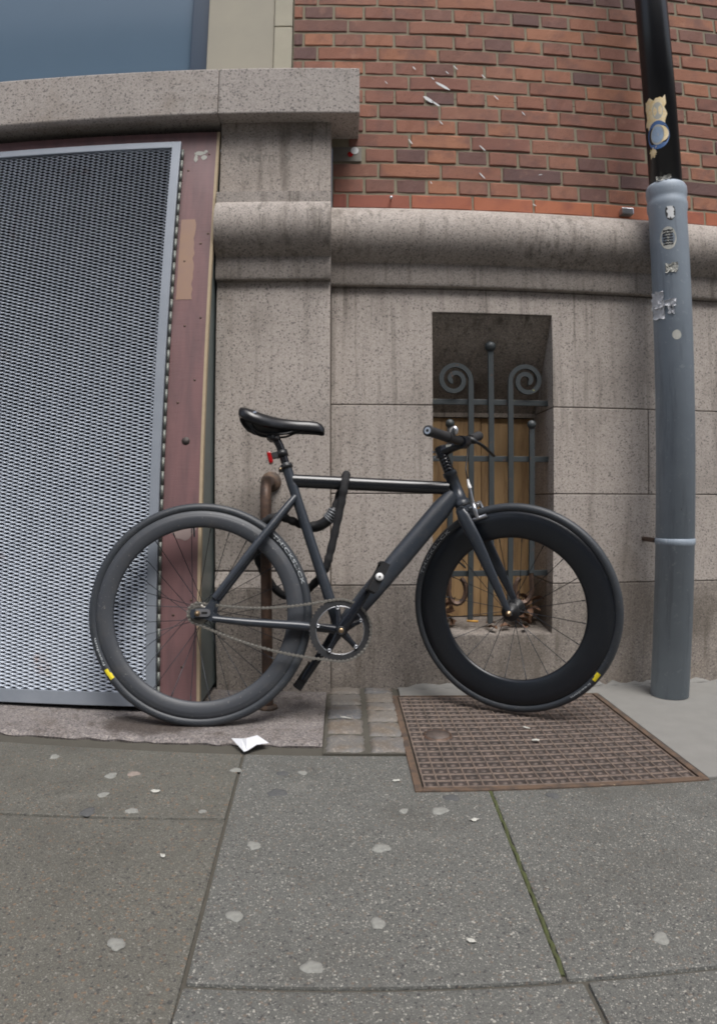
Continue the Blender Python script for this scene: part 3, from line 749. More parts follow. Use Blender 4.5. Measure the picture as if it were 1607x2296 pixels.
for k in range(6):
    patch(0.0709, -0.80, -0.30, 1.652+0.0105*k, 1.657+0.0105*k, 'sticker_line', INK, ragged=0.002, seed=k)
patch(0.0706, -0.62, -0.10, 1.745, 1.81, 'black_sticker', INK, round_=True); patch(0.0709, -0.5, -0.2, 1.755, 1.80, 'sticker_line', WHITEPAINT, ragged=0.006, seed=3)
def scrap(name, parent, ca, cz, w_, h_, rad, seed, mat=PAPER):
    rr = random.Random(seed); n, m = 7, 7; vs = []
    for i in range(n+1):
        for k in range(m+1):
            a = ca+(i/n-0.5)*w_/rad+rr.uniform(-.03, .03); z = cz+(k/m-0.5)*h_+rr.uniform(-.0045, .0045)
            e = max(abs(i/n-0.5), abs(k/m-0.5))*2; q = rad+0.0012+rr.uniform(0.0, 0.009)*e**3+0.0015*math.sin(i*1.3+seed)*math.sin(k*1.1)
            vs.append((q*math.sin(a), -q*math.cos(a), z))
    fs = [(i*(m+1)+k, (i+1)*(m+1)+k, (i+1)*(m+1)+k+1, i*(m+1)+k+1) for i in range(n) for k in range(m)]
    return MB().add(vs, fs).build(name, mat, parent)
scrap('paper_scrap', dp, -1.33, 1.452, 0.058, 0.062, 0.071, 1); scrap('paper_scrap', dp, -1.22, 1.405, 0.05, 0.05, 0.071, 2); scrap('paper_scrap', dp, -0.75, 1.435, 0.06, 0.022, 0.0705, 3)
for k in range(2): scrap('paper_scrap', dp, -0.62+0.16*k, 1.412, 0.007, 0.034, 0.0705, 11+k)
scrap('paper_scrap', dp, -0.45, 1.565, 0.04, 0.03, 0.0705, 4, PAPER_OLD); patch(0.0706, -0.55, -0.1, 1.30, 1.335, 'oval_sticker', PAPER_OLD, round_=True)
scrap('paper_scrap', dp, -0.6, 1.912, 0.05, 0.018, 0.066, 6, PAPER_OLD)

# ------------------------------------------------------------------ hoarding leaning in the doorway
HA = math.atan(0.132)
ho = thing('door_hoarding', 'leaning purple-brown plywood hoarding with a grey expanded metal mesh door in the doorway', 'hoarding', (-0.4715, 2.030, 0.028), (-HA, 0, 0))
HT, HW = 2.100, -1.44
MB().box(HW, -0.010, 0.0, 0.018, 0.012, HT).build('plywood_panel', PLY, ho)
MB().box(-0.0098, 0.0, -0.001, 0.020, 0.0, HT).build('edge_strip', PLY_EDGE, ho)
# side board: fills the wedge between the leaning panel and the pier
sb = MB().prism([(0.0205, 0.004), (0.0205, HT), (0.040, HT), (0.305, 0.045)], 'x', -0.030, -0.003); sb.build('side_board', GREEN, ho)
pt = MB().add([(x, -0.0008, z) for x, z in [(-0.122+random.uniform(-.001, .001), 1.40+0.02*i) for i in range(17)]+[(-0.068+random.uniform(-.004, .004), 1.72-0.02*i) for i in range(17)]], [tuple(range(34))]).build('ochre_patch', OCHRE, ho)
rr = random.Random(8)
sc_ = MB()
for x, z in ((-0.035, 2.0), (-0.045, 1.62), (-0.10, 1.55), (-0.085, 1.30), (-0.04, 1.10), (-0.095, 1.02), (-0.05, 0.62), (-0.105, 0.60), (-0.03, 0.35), (-0.09, 0.30), (-0.06, 0.13), (-0.11, 1.93), (-0.02, 1.66), (-0.03, 1.33)):
    sc_.lathe([(0.0001, -0.0012), (0.0042, -0.0010), (0.0046, 0.0004)], 8, (x, 0, z), False)
sc_.build('screw_heads', RUST, ho, kind='stuff')
MB().lathe([(0.0001, -0.0011), (0.014, -0.0009), (0.014, 0.0004)], 20, (-0.062, 0, 0.885), False).build('round_spot', HATCH, ho)
scr = MB()
for k in range(4):
    q = [(-0.085+0.011*k+rr.uniform(-.006, .006), -0.0008, 1.985+rr.uniform(-.02, .02)+0.005*a) for a in range(5)]
for x, z, w_, h_ in ((-0.072, 2.004, 0.05, 0.018), (-0.085, 1.982, 0.016, 0.040), (-0.055, 1.985, 0.022, 0.026), (-0.048, 2.012, 0.014, 0.012)):
    q = [(x+w_/2*math.cos(2*math.pi*k/18)*rr.uniform(.65, 1.15), -0.001, z+h_/2*math.sin(2*math.pi*k/18)*rr.uniform(.65, 1.15)) for k in range(18)]
    scr.add(q, [tuple(range(18))])
scr.build('sticker_remains', PAPER_OLD, ho)
q = [(-0.062+0.052*math.cos(2*math.pi*k/22)*rr.uniform(.8, 1.05), -0.0009, 0.60+0.05*math.sin(2*math.pi*k/22)*rr.uniform(.7, 1.1)) for k in range(22)]
MB().add(q, [tuple(range(22))]).build('bleached_patch', plain('bleached_ply', srgb(146, 134, 128), 0.7, scale=14, c2=srgb(118, 98, 98)), ho)
# mesh door: flat steel frame, hinge strip, expanded metal
FX1 = -0.1415; FX0 = HW+0.02; FZ0, FZ1 = 0.0, 2.045; FW = 0.033
def fr(x0, x1, z0, z1, name='mesh_frame'): return MB().box(x0, x1, -0.022, -0.003, z0, z1).build(name, GALV, ho, 0.0015)
md = fr(FX1-FW, FX1, FZ0, FZ1); fr(FX0, FX0+FW, FZ0, FZ1); fr(FX0+FW, FX1-FW, FZ1-0.026, FZ1); fr(FX0+FW, FX1-FW, FZ0, FZ0+0.045)
hn = MB(); rr = random.Random(2)
z = 0.02
while z < FZ1-0.06:
    hn.lathe([(0.0001, z), (0.0055, z), (0.0055, z+0.046), (0.0001, z+0.046)], 8, (FX1+0.007, -0.010, 0), False, axis='z'); z += 0.0475
hn.build('piano_hinge', plain('hinge_steel', srgb(92, 98, 98), 0.5, 0.5, scale=30, c2=srgb(118, 118, 108)), ho)
bk = MB().box(FX0+FW, FX1-FW, -0.0028, -0.0008, FZ0+0.045, FZ1-0.026).build('mesh_gap_shade', DARK, ho)  # near-black sheet paints the shade of the gap behind the mesh
ms = MB(); LWD, SWD = 0.0420, 0.0130
mx0, mx1, mz0, mz1 = FX0+FW-0.004, FX1-FW+0.004, FZ0+0.041, FZ1-0.022
nr = int((mz1-mz0)/(SWD/2))
ca_, sa_ = math.cos(R(52)), math.sin(R(52))
for r_ in range(nr//1):
    # strand r: zigzag between knuckles; neighbours share knuckles
    if r_ % 1: continue
    zc = mz0+(r_+0.5)*SWD/2
    ph = r_ % 2
    nseg = int((mx1-mx0)/(LWD/2))
    P = []
    for k in range(nseg+1):
        x = mx0+k*LWD/2
        up = 1 if (k+ph) % 2 else -1
        for dx in (-0.0035, 0.0035):
            P.append((min(max(x+dx, mx0), mx1), zc+up*SWD/4*0.94))
    h, t = 0.0046, 0.0008
    vs = []
    for x, z in P:
        z += 0.0009*math.sin(x*9.0+z*5.0)+random.uniform(-.00035, .00035); dent = 0.0022*math.sin(x*7.3+1.0)*math.sin(z*4.1)
        for a, b2 in ((-h, -t), (h, -t), (h, t), (-h, t)):
            # strand section tilted: its face looks up and outwards
            yy = -0.0135+dent+a*sa_+b2*ca_; zz = z+a*ca_-b2*sa_
            vs.append((x, yy, zz))
    fs = []
    for i in range(len(P)-1):
        for k in range(4): fs.append((i*4+k, i*4+(k+1) % 4, i*4+4+(k+1) % 4, i*4+4+k))
    ms.add(vs, fs)
ms.build('expanded_mesh', MESH_M, ho, kind='stuff')

# ------------------------------------------------------------------ rusty wall rail (pole)
pr_ = thing('pipe_rail', 'rusty brown steel pipe rail bending from a wall flange down into the threshold', 'pipe rail', (-0.254, 2.095, gz(-0.254)))
pts = [(0, 0, 0.0), (0.0, 0, 0.30), (0, 0, 0.60), (0, 0, 0.66)]+[(0-0.004*i/6, 0.075-0.075*math.cos(R(15*i)), 0.69+0.075*math.sin(R(15*i))) for i in range(1, 7)]+[(-0.006, 0.13, 0.766), (-0.006, 0.205, 0.767)]
MB().tube(pts, 0.0185, 16).build('pipe', RUST, pr_)
MB().lathe([(0.0001, 0.194), (0.034, 0.196), (0.037, 0.202), (0.037, 0.2095), (0.0001, 0.2095)], 24, (-0.006, 0, 0.766), False).build('wall_flange', RUST2, pr_)
MB().lathe([(0.0186, 0.0), (0.034, 0.001), (0.030, 0.010), (0.0186, 0.014)], 20, axis='z', closed=False).build('foot_collar', RUST2, pr_)

# ------------------------------------------------------------------ cast iron hatch
ha = thing('pavement_hatch', 'rusty brown cast iron pavement hatch with square ribs and studs under the front wheel', 'hatch', (0.56, 1.878, gz(0.56)), TILT)
hx, hy = 0.362, 0.369                                                   # half sizes inside the frame
MB().box(-hx, hx, -hy, hy, -0.05, -0.006).build('plate', HATCH, ha)
f_ = MB(); f_.box(-hx-0.024, -hx-0.005, -hy-0.024, hy+0.012, -0.05, -0.001); f_.box(hx+0.005, hx+0.024, -hy-0.024, hy+0.012, -0.05, -0.001)
f_.box(-hx-0.005, hx+0.005, -hy-0.024, -hy-0.005, -0.05, -0.001); f_.box(-hx-0.005, hx+0.005, hy+0.003, hy+0.012, -0.05, -0.001)
f_.build('frame', RUST2, ha, 0.002)
NX = NY = 19; cx_, cy_ = 2*hx/NX, 2*hy/NY
rb = MB()
for i in range(NX+1):
    x = -hx+i*cx_; e = 0.0032
    x = min(max(x, -hx+e), hx-e); rb.prism([(x-e, -0.006), (x+e, -0.006), (x+e*0.6, -0.0030), (x-e*0.6, -0.0030)], 'y', -hy, hy)
rb.build('rib_lengthwise', HATCH_R, ha)
rb = MB()
for k in range(NY+1):
    y = -hy+k*cy_; e = 0.0032; y = min(max(y, -hy+e), hy-e)
    rb.prism([(y-e, -0.006), (y+e, -0.006), (y+e*0.6, -0.0033), (y-e*0.6, -0.0033)], 'x', -hx, hx)
rb.build('rib_crosswise', HATCH_R, ha)
sd_ = MB()
for i in range(NX):
    for k in range(NY):
        x, y = -hx+(i+0.5)*cx_, -hy+(k+0.5)*cy_
        if math.hypot(x+0.275, y+0.01) < 0.05: continue
        n = 8; vs = [(x+r_*math.cos(2*math.pi*q/n)*1.15, y+r_*math.sin(2*math.pi*q/n), z) for r_, z in ((0.0075, -0.0062), (0.005, -0.0040)) for q in range(n)]+[(x, y, -0.0035)]
        sd_.add(vs, [(q, (q+1) % n, n+(q+1) % n, n+q) for q in range(n)]+[(n+q, n+(q+1) % n, 2*n) for q in range(n)], True)
sd_.build('studs', HATCH_D, ha, kind='stuff')
MB().lathe([(0.036, -0.006), (0.038, -0.0012), (0.043, -0.0012), (0.045, -0.006)], 28, (-0.275, -0.01, 0), False, axis='z').build('lifting_ring', RUST, ha)
MB().lathe([(0.0001, -0.0008), (0.0359, -0.0010), (0.0365, -0.006)], 24, (-0.275, -0.01, 0), False, axis='z').build('lifting_cap', HATCH_D, ha)

# ------------------------------------------------------------------ bicycle
OW = Vector((-0.447, 1.967, 0.35)); PHI, LAM = 0.09, 0.18
d_ = Vector((math.cos(PHI), math.sin(PHI), 0)); n_ = Vector((math.sin(PHI)*math.cos(LAM), -math.cos(PHI)*math.cos(LAM), math.sin(LAM))); u_ = n_.cross(d_)
if u_.z < 0: u_ = -u_
m_ = -n_
BM = Matrix(((d_.x, m_.x, u_.x, 0), (d_.y, m_.y, u_.y, 0), (d_.z, m_.z, u_.z, 0), (0, 0, 0, 1)))
BM.translation = OW-u_*0.35
bike = thing('bicycle', 'matt black single-speed bicycle with deep rims leaning against the granite wall', 'bicycle'); bike.matrix_world = BM
AX = 0.35                                                              # axle height in the bicycle's own frame (x forward, y left, z up)
def bp(mb, name, mat, parent=None, **t): return mb.build(name, mat, parent or bike, **t)
def P2(s, t, y=0.0): return Vector((s, y, t+AX))
# frame tubes
SA, SB = P2(0.437, -0.0575), P2(0.272, 0.469)
HTop, HBot = P2(0.8136, 0.4532), P2(0.8506, 0.3486)
frame = MB()
frame.tube([SA, SA.lerp(SB, 0.5), SB], [0.0185, 0.0165, 0.0165], 18)
TOPT = MB()
TOPT.tube([P2(0.288, 0.424), P2(0.54, 0.412), P2(0.806, 0.4005)], [0.0222]*3, 18, side=(0, 1, 0), ratio=0.72)
DA, DB = P2(0.445, -0.045), P2(0.822, 0.378)
frame.tube([DA, DA.lerp(DB, 0.08), DA.lerp(DB, 0.25), DA.lerp(DB, 0.5), DA.lerp(DB, 0.88), DB], [0.023, 0.028, 0.0315, 0.0335, 0.0335, 0.027], 22, side=(0, 1, 0), ratio=[0.9, 0.8, 0.75, 0.7, 0.7, 0.75])
a_ = (HTop-HBot).normalized()
frame.tube([HBot-a_*0.004, HBot+a_*0.012, HBot+a_*0.0121, HBot.lerp(HTop, 0.5), HTop-a_*0.0121, HTop-a_*0.012, HTop+a_*0.003], [0.0262, 0.0255, 0.0225, 0.0205, 0.0215, 0.0238, 0.0238], 20)
frame.lathe([(0.0001, -0.034), (0.0215, -0.034), (0.0215, 0.034), (0.0001, 0.034)], 22, SA, False)
for sy in (-1, 1):
    frame.tube([P2(0.050, 0.046, sy*0.058), P2(0.16, 0.19, sy*0.046), P2(0.262, 0.322, sy*0.022), P2(0.300, 0.370, sy*0.008)], [0.0105, 0.0125, 0.0125, 0.011], 14)
    frame.tube([P2(0.045, -0.016, sy*0.058), P2(0.15, -0.028, sy*0.050), P2(0.30, -0.040, sy*0.036), P2(0.42, -0.054, sy*0.026)], [0.0095, 0.012, 0.0140, 0.0135], 14)
    # track end
    q = [(0.062, 0.060), (0.048, 0.052), (0.022, 0.018), (-0.020, 0.012), (-0.024, 0.0), (-0.020, -0.013), (0.020, -0.016), (0.055, -0.030), (0.066, -0.016), (0.046, 0.004)]
    frame.prism([(x, z+AX) for x, z in q], 'y', sy*0.0615, sy*0.0545)
# gusset behind the head tube
frame.tube([P2(0.79, 0.385), P2(0.822, 0.372)], [0.016, 0.022], 14, side=(0, 1, 0), ratio=0.6)
fo = bp(frame, 'frame', FRAME)
TOPT.build('top_tube', mat_black('gloss_black_tube', srgb(26, 28, 31), 0.24, 0.05), fo)
MB().lathe([(0.0165, 0), (0.0205, 0.001), (0.0205, 0.015), (0.0165, 0.016)], 20, axis='z', closed=False).xf(Matrix.Translation(SB-(SB-SA).normalized()*0.006) @ (SB-SA).to_track_quat('Z', 'Y').to_matrix().to_4x4()).build('seat_clamp', BLACK, bike)
MB().box(0.258-0.012, 0.258+0.004, -0.011, 0.011, 0.469+AX-0.016, 0.469+AX-0.001).build('clamp_ear', BLACK, fo, 0.003)
MB().lathe([(0.0001, -0.0135), (0.0042, -0.0135), (0.0042, 0.0135), (0.0001, 0.0135)], 10, P2(0.2515, 0.4605), False).build('clamp_bolt', BRASS, fo)
b = MB().prism([(0.700, 0.310+AX), (0.709, 0.316+AX), (0.700, 0.287+AX), (0.691, 0.281+AX)], 'y', -0.0245, -0.0235)
# seatpost and rear light
post = bp(MB().tube([P2(0.278, 0.45), P2(0.262, 0.503), P2(0.250, 0.540), P2(0.238, 0.562)], 0.0136, 16), 'seatpost', plain('gloss_black', srgb(28, 29, 32), 0.16, bump=0))
MB().box(-0.021, 0.021, -0.020, 0.020, -0.009, 0.011).xf(Matrix.Translation(P2(0.228, 0.568)) @ Matrix.Rotation(R(12), 4, 'Y')).build('saddle_clamp', BLACK, post, 0.005)
MB().lathe([(0.0001, -0.0225), (0.009, -0.0225), (0.010, -0.018), (0.010, 0.018), (0.0001, 0.0225)], 14, P2(0.222, 0.566), False).build('clamp_bolt', BLACK, post)
MB().lathe([(0.0138, 0), (0.0142, 0), (0.0142, 0.02), (0.0138, 0.02)], 20, axis='z').xf(Matrix.Translation(P2(0.2735, 0.462)) @ Vector((-0.28, 0, 0.96)).to_track_quat('Z', 'Y').to_matrix().to_4x4()).build('worn_ring', SILVER, post)
lt = bp(MB().lathe([(0.0137, -0.010), (0.0185, -0.010), (0.0185, 0.010), (0.0137, 0.010)], 18, axis='z').box(-0.034, -0.012, -0.010, 0.010, -0.009, 0.009).xf(Matrix.Translation(P2(0.2575, 0.514)) @ Matrix.Rotation(R(-14), 4, 'Y')), 'rear_light', BLACK)
MB().box(-0.049, -0.0345, -0.016, 0.016, -0.022, 0.017).xf(Matrix.Translation(P2(0.2575, 0.512)) @ Matrix.Rotation(R(-14), 4, 'Y')).build('red_lens', RED, lt, 0.005)
# saddle: lofted sections
SECT = [(0.115, 0.662, 0.030, 0.026), (0.122, 0.666, 0.058, 0.040), (0.140, 0.664, 0.069, 0.050), (0.165, 0.656, 0.071, 0.054), (0.195, 0.645, 0.064, 0.050), (0.225, 0.637, 0.050, 0.043), (0.255, 0.632, 0.036, 0.038),
        (0.285, 0.629, 0.027, 0.034), (0.315, 0.627, 0.022, 0.033), (0.345, 0.626, 0.020, 0.033), (0.372, 0.623, 0.019, 0.032), (0.388, 0.614, 0.016, 0.026), (0.396, 0.602, 0.009, 0.014)]
sm = MB(); N = 18; vs = []
for s_, t_, hw, dr in SECT:
    for k in range(N):
        a = math.pi*k/(N-1) if k < N else 0
        y = -hw*math.cos(a); 
        z = t_-dr*(1-math.sin(a)**0.62) 
        vs.append((s_, y, z+AX))
    for k in range(N):
        a = math.pi*(N-1-k)/(N-1); y = -hw*0.90*math.cos(a); z = t_-0.010-dr*0.94*(1-math.sin(a)**0.75)
        vs.append((s_+(0.006 if s_ < 0.13 else 0), y, z+AX))
fs = []; M2 = 2*N
for i in range(len(SECT)-1):
    for k in range(M2): fs.append((i*M2+k, i*M2+(k+1) % M2, (i+1)*M2+(k+1) % M2, (i+1)*M2+k))
fs += [tuple(range(M2)), tuple(range((len(SECT)-1)*M2, len(SECT)*M2))[::-1]]
sad = bp(sm.add(vs, fs, True), 'saddle', LEATHER)
for sy in (-1, 1):
    MB().tube(smoothcurve([P2(0.150, 0.622, sy*0.032), P2(0.172, 0.588, sy*0.024), P2(0.205, 0.577, sy*0.021), P2(0.262, 0.576, sy*0.021), P2(0.300, 0.588, sy*0.016), P2(0.352, 0.604, sy*0.008)], 5), 0.0036, 8).build('saddle_rail', BLACK, sad)
MB().box(-0.0012, 0.0012, -0.006, 0.006, -0.003, 0.003).xf(Matrix.Translation(P2(0.170, 0.634, -0.0655)) @ Matrix.Rotation(R(60), 4, 'Z')).build('saddle_badge', SILVER, sad)
# cranks, chainring, chain
BB = Vector((0.434, 0, -0.057+AX)); CY = -0.046
cr = MB(); T = 48; prof = []
for k in range(T*4):
    a = 2*math.pi*k/(T*4); q = k % 4; r_ = 0.0985 if q == 0 else 0.0955 if q in (1, 3) else 0.0925; prof.append((r_*math.cos(a), r_*math.sin(a)))
n = len(prof); vs = []; fs = []
for y in (CY-0.0015, CY+0.0015):
    vs += [(BB.x+x, y, BB.z+z) for x, z in prof]; vs += [(BB.x+0.0755*math.cos(2*math.pi*k/n), y, BB.z+0.0755*math.sin(2*math.pi*k/n)) for k in range(n)]
for k in range(n):
    k2 = (k+1) % n
    fs += [(k, k2, n+k2, n+k), (2*n+k, 3*n+k, 3*n+k2, 2*n+k2), (k, 2*n+k, 2*n+k2, k2), (n+k, n+k2, 3*n+k2, 3*n+k)]
ring = bp(cr.add(vs, fs), 'chainring', mat_black('worn_black_alloy', srgb(46, 47, 49), 0.4, 0.25, scale=60))
MB().lathe([(0.0754, CY-0.0018), (0.0735, CY-0.0018), (0.0735, CY+0.0018), (0.0754, CY+0.0018)], 60, BB).build('inner_rim', SILVER, ring)
CEND = Vector((0.542, 0, 0.0997+AX)); cdir = math.atan2(CEND.z-BB.z, CEND.x-BB.x); clen = (CEND-BB).length
spd = MB(); bolts = []
for k in range(5):
    a = R(24+72*k); c_, s_ = math.cos(a), math.sin(a)
    e = Vector((BB.x+0.070*c_, CY-0.004, BB.z+0.070*s_)); spd.tube([Vector((BB.x+0.008*c_, CY-0.016, BB.z+0.008*s_)), Vector((BB.x+0.045*c_, CY-0.009, BB.z+0.045*s_)), e, Vector((BB.x+0.077*c_, CY-0.003, BB.z+0.077*s_))], [0.013, 0.0085, 0.008, 0.006], 10, side=(0, 1, 0), ratio=0.5)
    bolts.append((e.x, e.z))
crank = bp(spd, 'crankset', mat_black('gloss_black_alloy', srgb(24, 27, 33), 0.22, 0.06))
for x, z in bolts:
    MB().lathe([(0.0025, CY-0.0085), (0.0055, CY-0.0095), (0.0062, CY-0.006), (0.0062, CY+0.003), (0.0025, CY+0.003)], 12, (x, 0, z)).build('chainring_bolt', SILVER, ring)
CM = crank.data.materials[0]
cy2 = CY-0.030
MB().tube([Vector((BB.x-0.010*math.cos(cdir), cy2+0.006, BB.z-0.010*math.sin(cdir))), Vector((BB.x, cy2+0.004, BB.z)), BB+(CEND-BB)*0.25+Vector((0, cy2, 0)), BB+(CEND-BB)*0.92+Vector((0, cy2-0.006, 0)), BB+(CEND-BB)*1.06+Vector((0, cy2-0.006, 0))], [0.010, 0.0195, 0.0145, 0.0125, 0.008], 14, side=(0, 1, 0), ratio=0.52).build('crank_arm', CM, crank)
MB().lathe([(0.0001, cy2-0.008), (0.0072, cy2-0.010), (0.0078, cy2-0.007), (0.0078, cy2+0.01)], 18, BB, False).build('crank_bolt', BRASS, crank)
MB().lathe([(0.0080, cy2-0.006), (0.0095, cy2-0.0085), (0.0125, cy2-0.0085), (0.0135, cy2-0.005), (0.0135, cy2+0.008)], 20, BB, False).build('crank_cap', BLACK, crank)
LEND = BB-(CEND-BB)*0.98
MB().tube([Vector((BB.x, 0.062, BB.z)), BB.lerp(LEND, 0.3)+Vector((0, 0.070, 0)), BB.lerp(LEND, 0.95)+Vector((0, 0.078, 0)), BB.lerp(LEND, 1.06)+Vector((0, 0.078, 0))], [0.018, 0.014, 0.0125, 0.008], 12, side=(0, 1, 0), ratio=0.52).build('crank_arm', CM, crank)
def pedal(c, sy, ang):
    mb = MB()
    for z in (-0.011, 0.011): mb.box(-0.047, 0.047, -0.001 if False else 0.0, 0.004, z-0.002, z+0.002)
    mb = MB().box(-0.036, 0.036, 0.006, 0.078, -0.0085, 0.0085)
    for y in (0.004, 0.078): mb.box(-0.047, 0.047, y, y+0.004, -0.013, 0.013)
    for x in (-0.047, 0.043): mb.box(x, x+0.004, 0.009, 0.077, -0.012, 0.012)
    for x in (-0.046, 0.042):
        for k in range(4): mb.box(x, x+0.004, 0.012+0.018*k, 0.016+0.018*k, 0.012, 0.017)
    M = Matrix.Translation(c) @ Matrix.Rotation(ang, 4, 'Y') @ Matrix.Diagonal((1, sy, 1, 1))
    p = bp(mb.xf(M), 'pedal', BLACK)
    MB().lathe([(0.0001, 0.090), (0.0105, 0.0895), (0.0120, 0.086), (0.0120, 0.080), (0.0001, 0.080)], 16, (0, 0, 0), False).xf(M).build('pedal_cap', WHITECAP if sy < 0 else BLACK, p)
    MB().lathe([(0.0001, 0.0906), (0.0036, 0.0904), (0.0036, 0.089)], 8, (0, 0, 0), False).xf(M).build('cap_hole', BLACK, p)
    return p
pedal(Vector((CEND.x, cy2-0.012, CEND.z)), -1, -cdir-0.12)
pedal(Vector((LEND.x, 0.084, LEND.z)), 1, -cdir)
# rear cog and chain
RC, RR_ = 0.0325, 0.0955
cg = MB().lathe([(0.012, CY-0.002), (0.0330, CY-0.002), (0.0335, CY), (0.0330, CY+0.002), (0.012, CY+0.002)], 32, (0, 0, AX))
ch = MB(); path = []
def arc(c, r_, a0, a1, n): return [Vector((c.x+r_*math.cos(R(a0+(a1-a0)*i/n)), CY, c.z+r_*math.sin(R(a0+(a1-a0)*i/n)))) for i in range(n+1)]
AC = Vector((0, 0, AX))
path += arc(AC, RC, 262, 88, 14)
for i in range(1, 20):
    t = i/20; path.append(Vector((0.0+0.42*t, CY, AX+RC+(RR_-0.057-RC)*t-0.020*math.sin(math.pi*t))))
path += arc(BB, RR_, 98, -98, 30)
for i in range(1, 20):
    t = i/20; p0 = BB+Vector((RR_*math.cos(R(-98)), CY, RR_*math.sin(R(-98)))); p1 = AC+Vector((RC*math.cos(R(262)), CY, RC*math.sin(R(262))))
    q = p0.lerp(p1, t); q.z -= 0.018*math.sin(math.pi*t); path.append(q)
# resample at half pitch
L = [0.0]
for i in range(1, len(path)): L.append(L[-1]+(path[i]-path[i-1]).length)
tot = L[-1]+(path[0]-path[-1]).length; nl = int(tot/0.0127/2)*2; path.append(path[0]); L.append(tot)
def at(s):
    s %= tot
    for i in range(1, len(L)):
        if L[i] >= s: return path[i-1].lerp(path[i], (s-L[i-1])/max(1e-9, L[i]-L[i-1]))
nodes = [at(tot*i/nl) for i in range(nl)]
for i in range(nl):
    p, q = nodes[i], nodes[(i+1) % nl]; t = (q-p).normalized(); nn = Vector((-t.z, 0, t.x)); w_ = 0.0046 if i % 2 else 0.0030
    for sy in (-1, 1):
        prof = []
        for f_, h_ in ((-0.0035, 0.6), (0.001, 1.0), (0.0063, 0.42), (0.0117, 1.0), (0.0162, 0.6)): prof.append((f_, h_*0.0052))
        pl_ = [p+t*f_+nn*h_ for f_, h_ in prof]+[p+t*f_-nn*h_ for f_, h_ in prof[::-1]]
        m2 = len(pl_); y0, y1 = sy*w_, sy*(w_-0.001)
        ch.add([v+Vector((0, y0, 0)) for v in pl_]+[v+Vector((0, y1, 0)) for v in pl_], [tuple(range(m2)), tuple(range(m2, 2*m2))[::-1]]+[(a, (a+1) % m2, m2+(a+1) % m2, m2+a) for a in range(m2)])
    ch.lathe([(0.0001, -0.0052), (0.0026, -0.0052), (0.0026, 0.0052), (0.0001, 0.0052)], 6, (p.x, CY, p.z), False)
bp(ch, 'chain', STEEL, kind='stuff')

# wheels, built about the origin in a plane y = 0 and then moved
def circ_text(body, size, a_start, span, r0, yside, sgn=-1):
    vs, fs = text_mesh(body, size); x0 = min(v[0] for v in vs); x1 = max(v[0] for v in vs); out = []
    for x, y, z in vs:
        a = R(a_start-span*(x-x0)/(x1-x0)); r_ = r0+y
        yy = math.sqrt(max(0.0, 0.0149**2-(r_-0.3355)**2))+0.0003
        out.append((r_*math.cos(a), -yy, r_*math.sin(a)))
    return MB().add(out, fs)
def wheel(name, M, rin, rim_mat, nsp, cross, old, text_a, label_a, word_a, hubprof, valve_a, flange, flr):
    def q(mb): return mb.xf(M)
    ro = 0.3245; hw = 0.0115
    dep = ro-rin
    prof = [(ro, -0.0085), (ro-0.001, -hw), (ro-0.012, -hw), (ro-0.0135, -hw-0.0006)]
    for i in range(1, 9):
        t = i/8; prof.append((ro-0.0135-(dep-0.0135)*t, -(hw+0.0016)*(1-t**3.2)-0.0006*(1-t)-0.0032*t**3))
    prof += [(r_, -y) for r_, y in prof[::-1]]
    whl = bp(q(MB().lathe(prof, 128)), name, rim_mat)
    tp = [(0.3355+0.0148*math.cos(R(a)), 0.0148*math.sin(R(a))) for a in range(-150, 151, 15)]
    q(MB().lathe(tp, 144)).build('tyre', TYRE, whl)
    q(circ_text('THICKSLICK', 0.0142, text_a[0], text_a[0]-text_a[1], 0.3305, -1)).build('tyre_lettering', LETTER, whl)
    q(circ_text('freedom', 0.0095, word_a[0], word_a[0]-word_a[1], 0.3315, -1)).build('tyre_lettering', LETTER, whl)
    n = 8; vs = []
    for i in range(n+1):
        a = R(label_a[0]+(label_a[1]-label_a[0])*i/n); sh = 0.003 if i > n/2 else 0.0
        for r_ in (0.3275+sh, 0.3325+sh*0.6, 0.3375+sh*0.5, 0.3415+sh*0.3): vs.append((r_*math.cos(a), -math.sqrt(0.0149**2-(r_-0.3355)**2)-0.0003, r_*math.sin(a)))
    q(MB().add(vs, [(i*4+k, i*4+k+1, i*4+5+k, i*4+4+k) for i in range(n) for k in range(3)])).build('yellow_label', YELLOW, whl)
    q(MB().lathe(hubprof, 28)).build('hub', BLACK, whl)
    for k in range(nsp):
        side = -1 if k % 2 else 1
        ar = 2*math.pi*(k+0.5)/nsp; sw = (1 if (k//2) % 2 else -1)*cross
        ah = ar+sw
        p0 = Vector((flr*math.cos(ah), side*flange, flr*math.sin(ah))); p1 = Vector(((rin-0.001)*math.cos(ar), side*0.002, (rin-0.001)*math.sin(ar)))
        p2 = p1.lerp(p0, 0.06)
        q(MB().tube([p0, p2, p2+(p1-p2)*0.01, p1], [0.00115, 0.00115, 0.0019, 0.0019], 6)).build('spoke', SPOKE, whl)
    av = R(valve_a); q(MB().tube([(rin*math.cos(av), 0, rin*math.sin(av)), ((rin-0.022)*math.cos(av), 0, (rin-0.022)*math.sin(av)), ((rin-0.030)*math.cos(av), 0, (rin-0.030)*math.sin(av))], [0.0032, 0.0030, 0.0022], 8)).build('valve', BLACK, whl)
    return whl
hub_r = [(0.0001, -0.058), (0.010, -0.058), (0.012, -0.050), (0.013, -0.036), (0.031, -0.0355), (0.031, -0.0325), (0.016, -0.031), (0.0135, -0.015), (0.0135, 0.015), (0.016, 0.031), (0.031, 0.0325), (0.031, 0.0355), (0.013, 0.036), (0.012, 0.050), (0.010, 0.058), (0.0001, 0.058)]
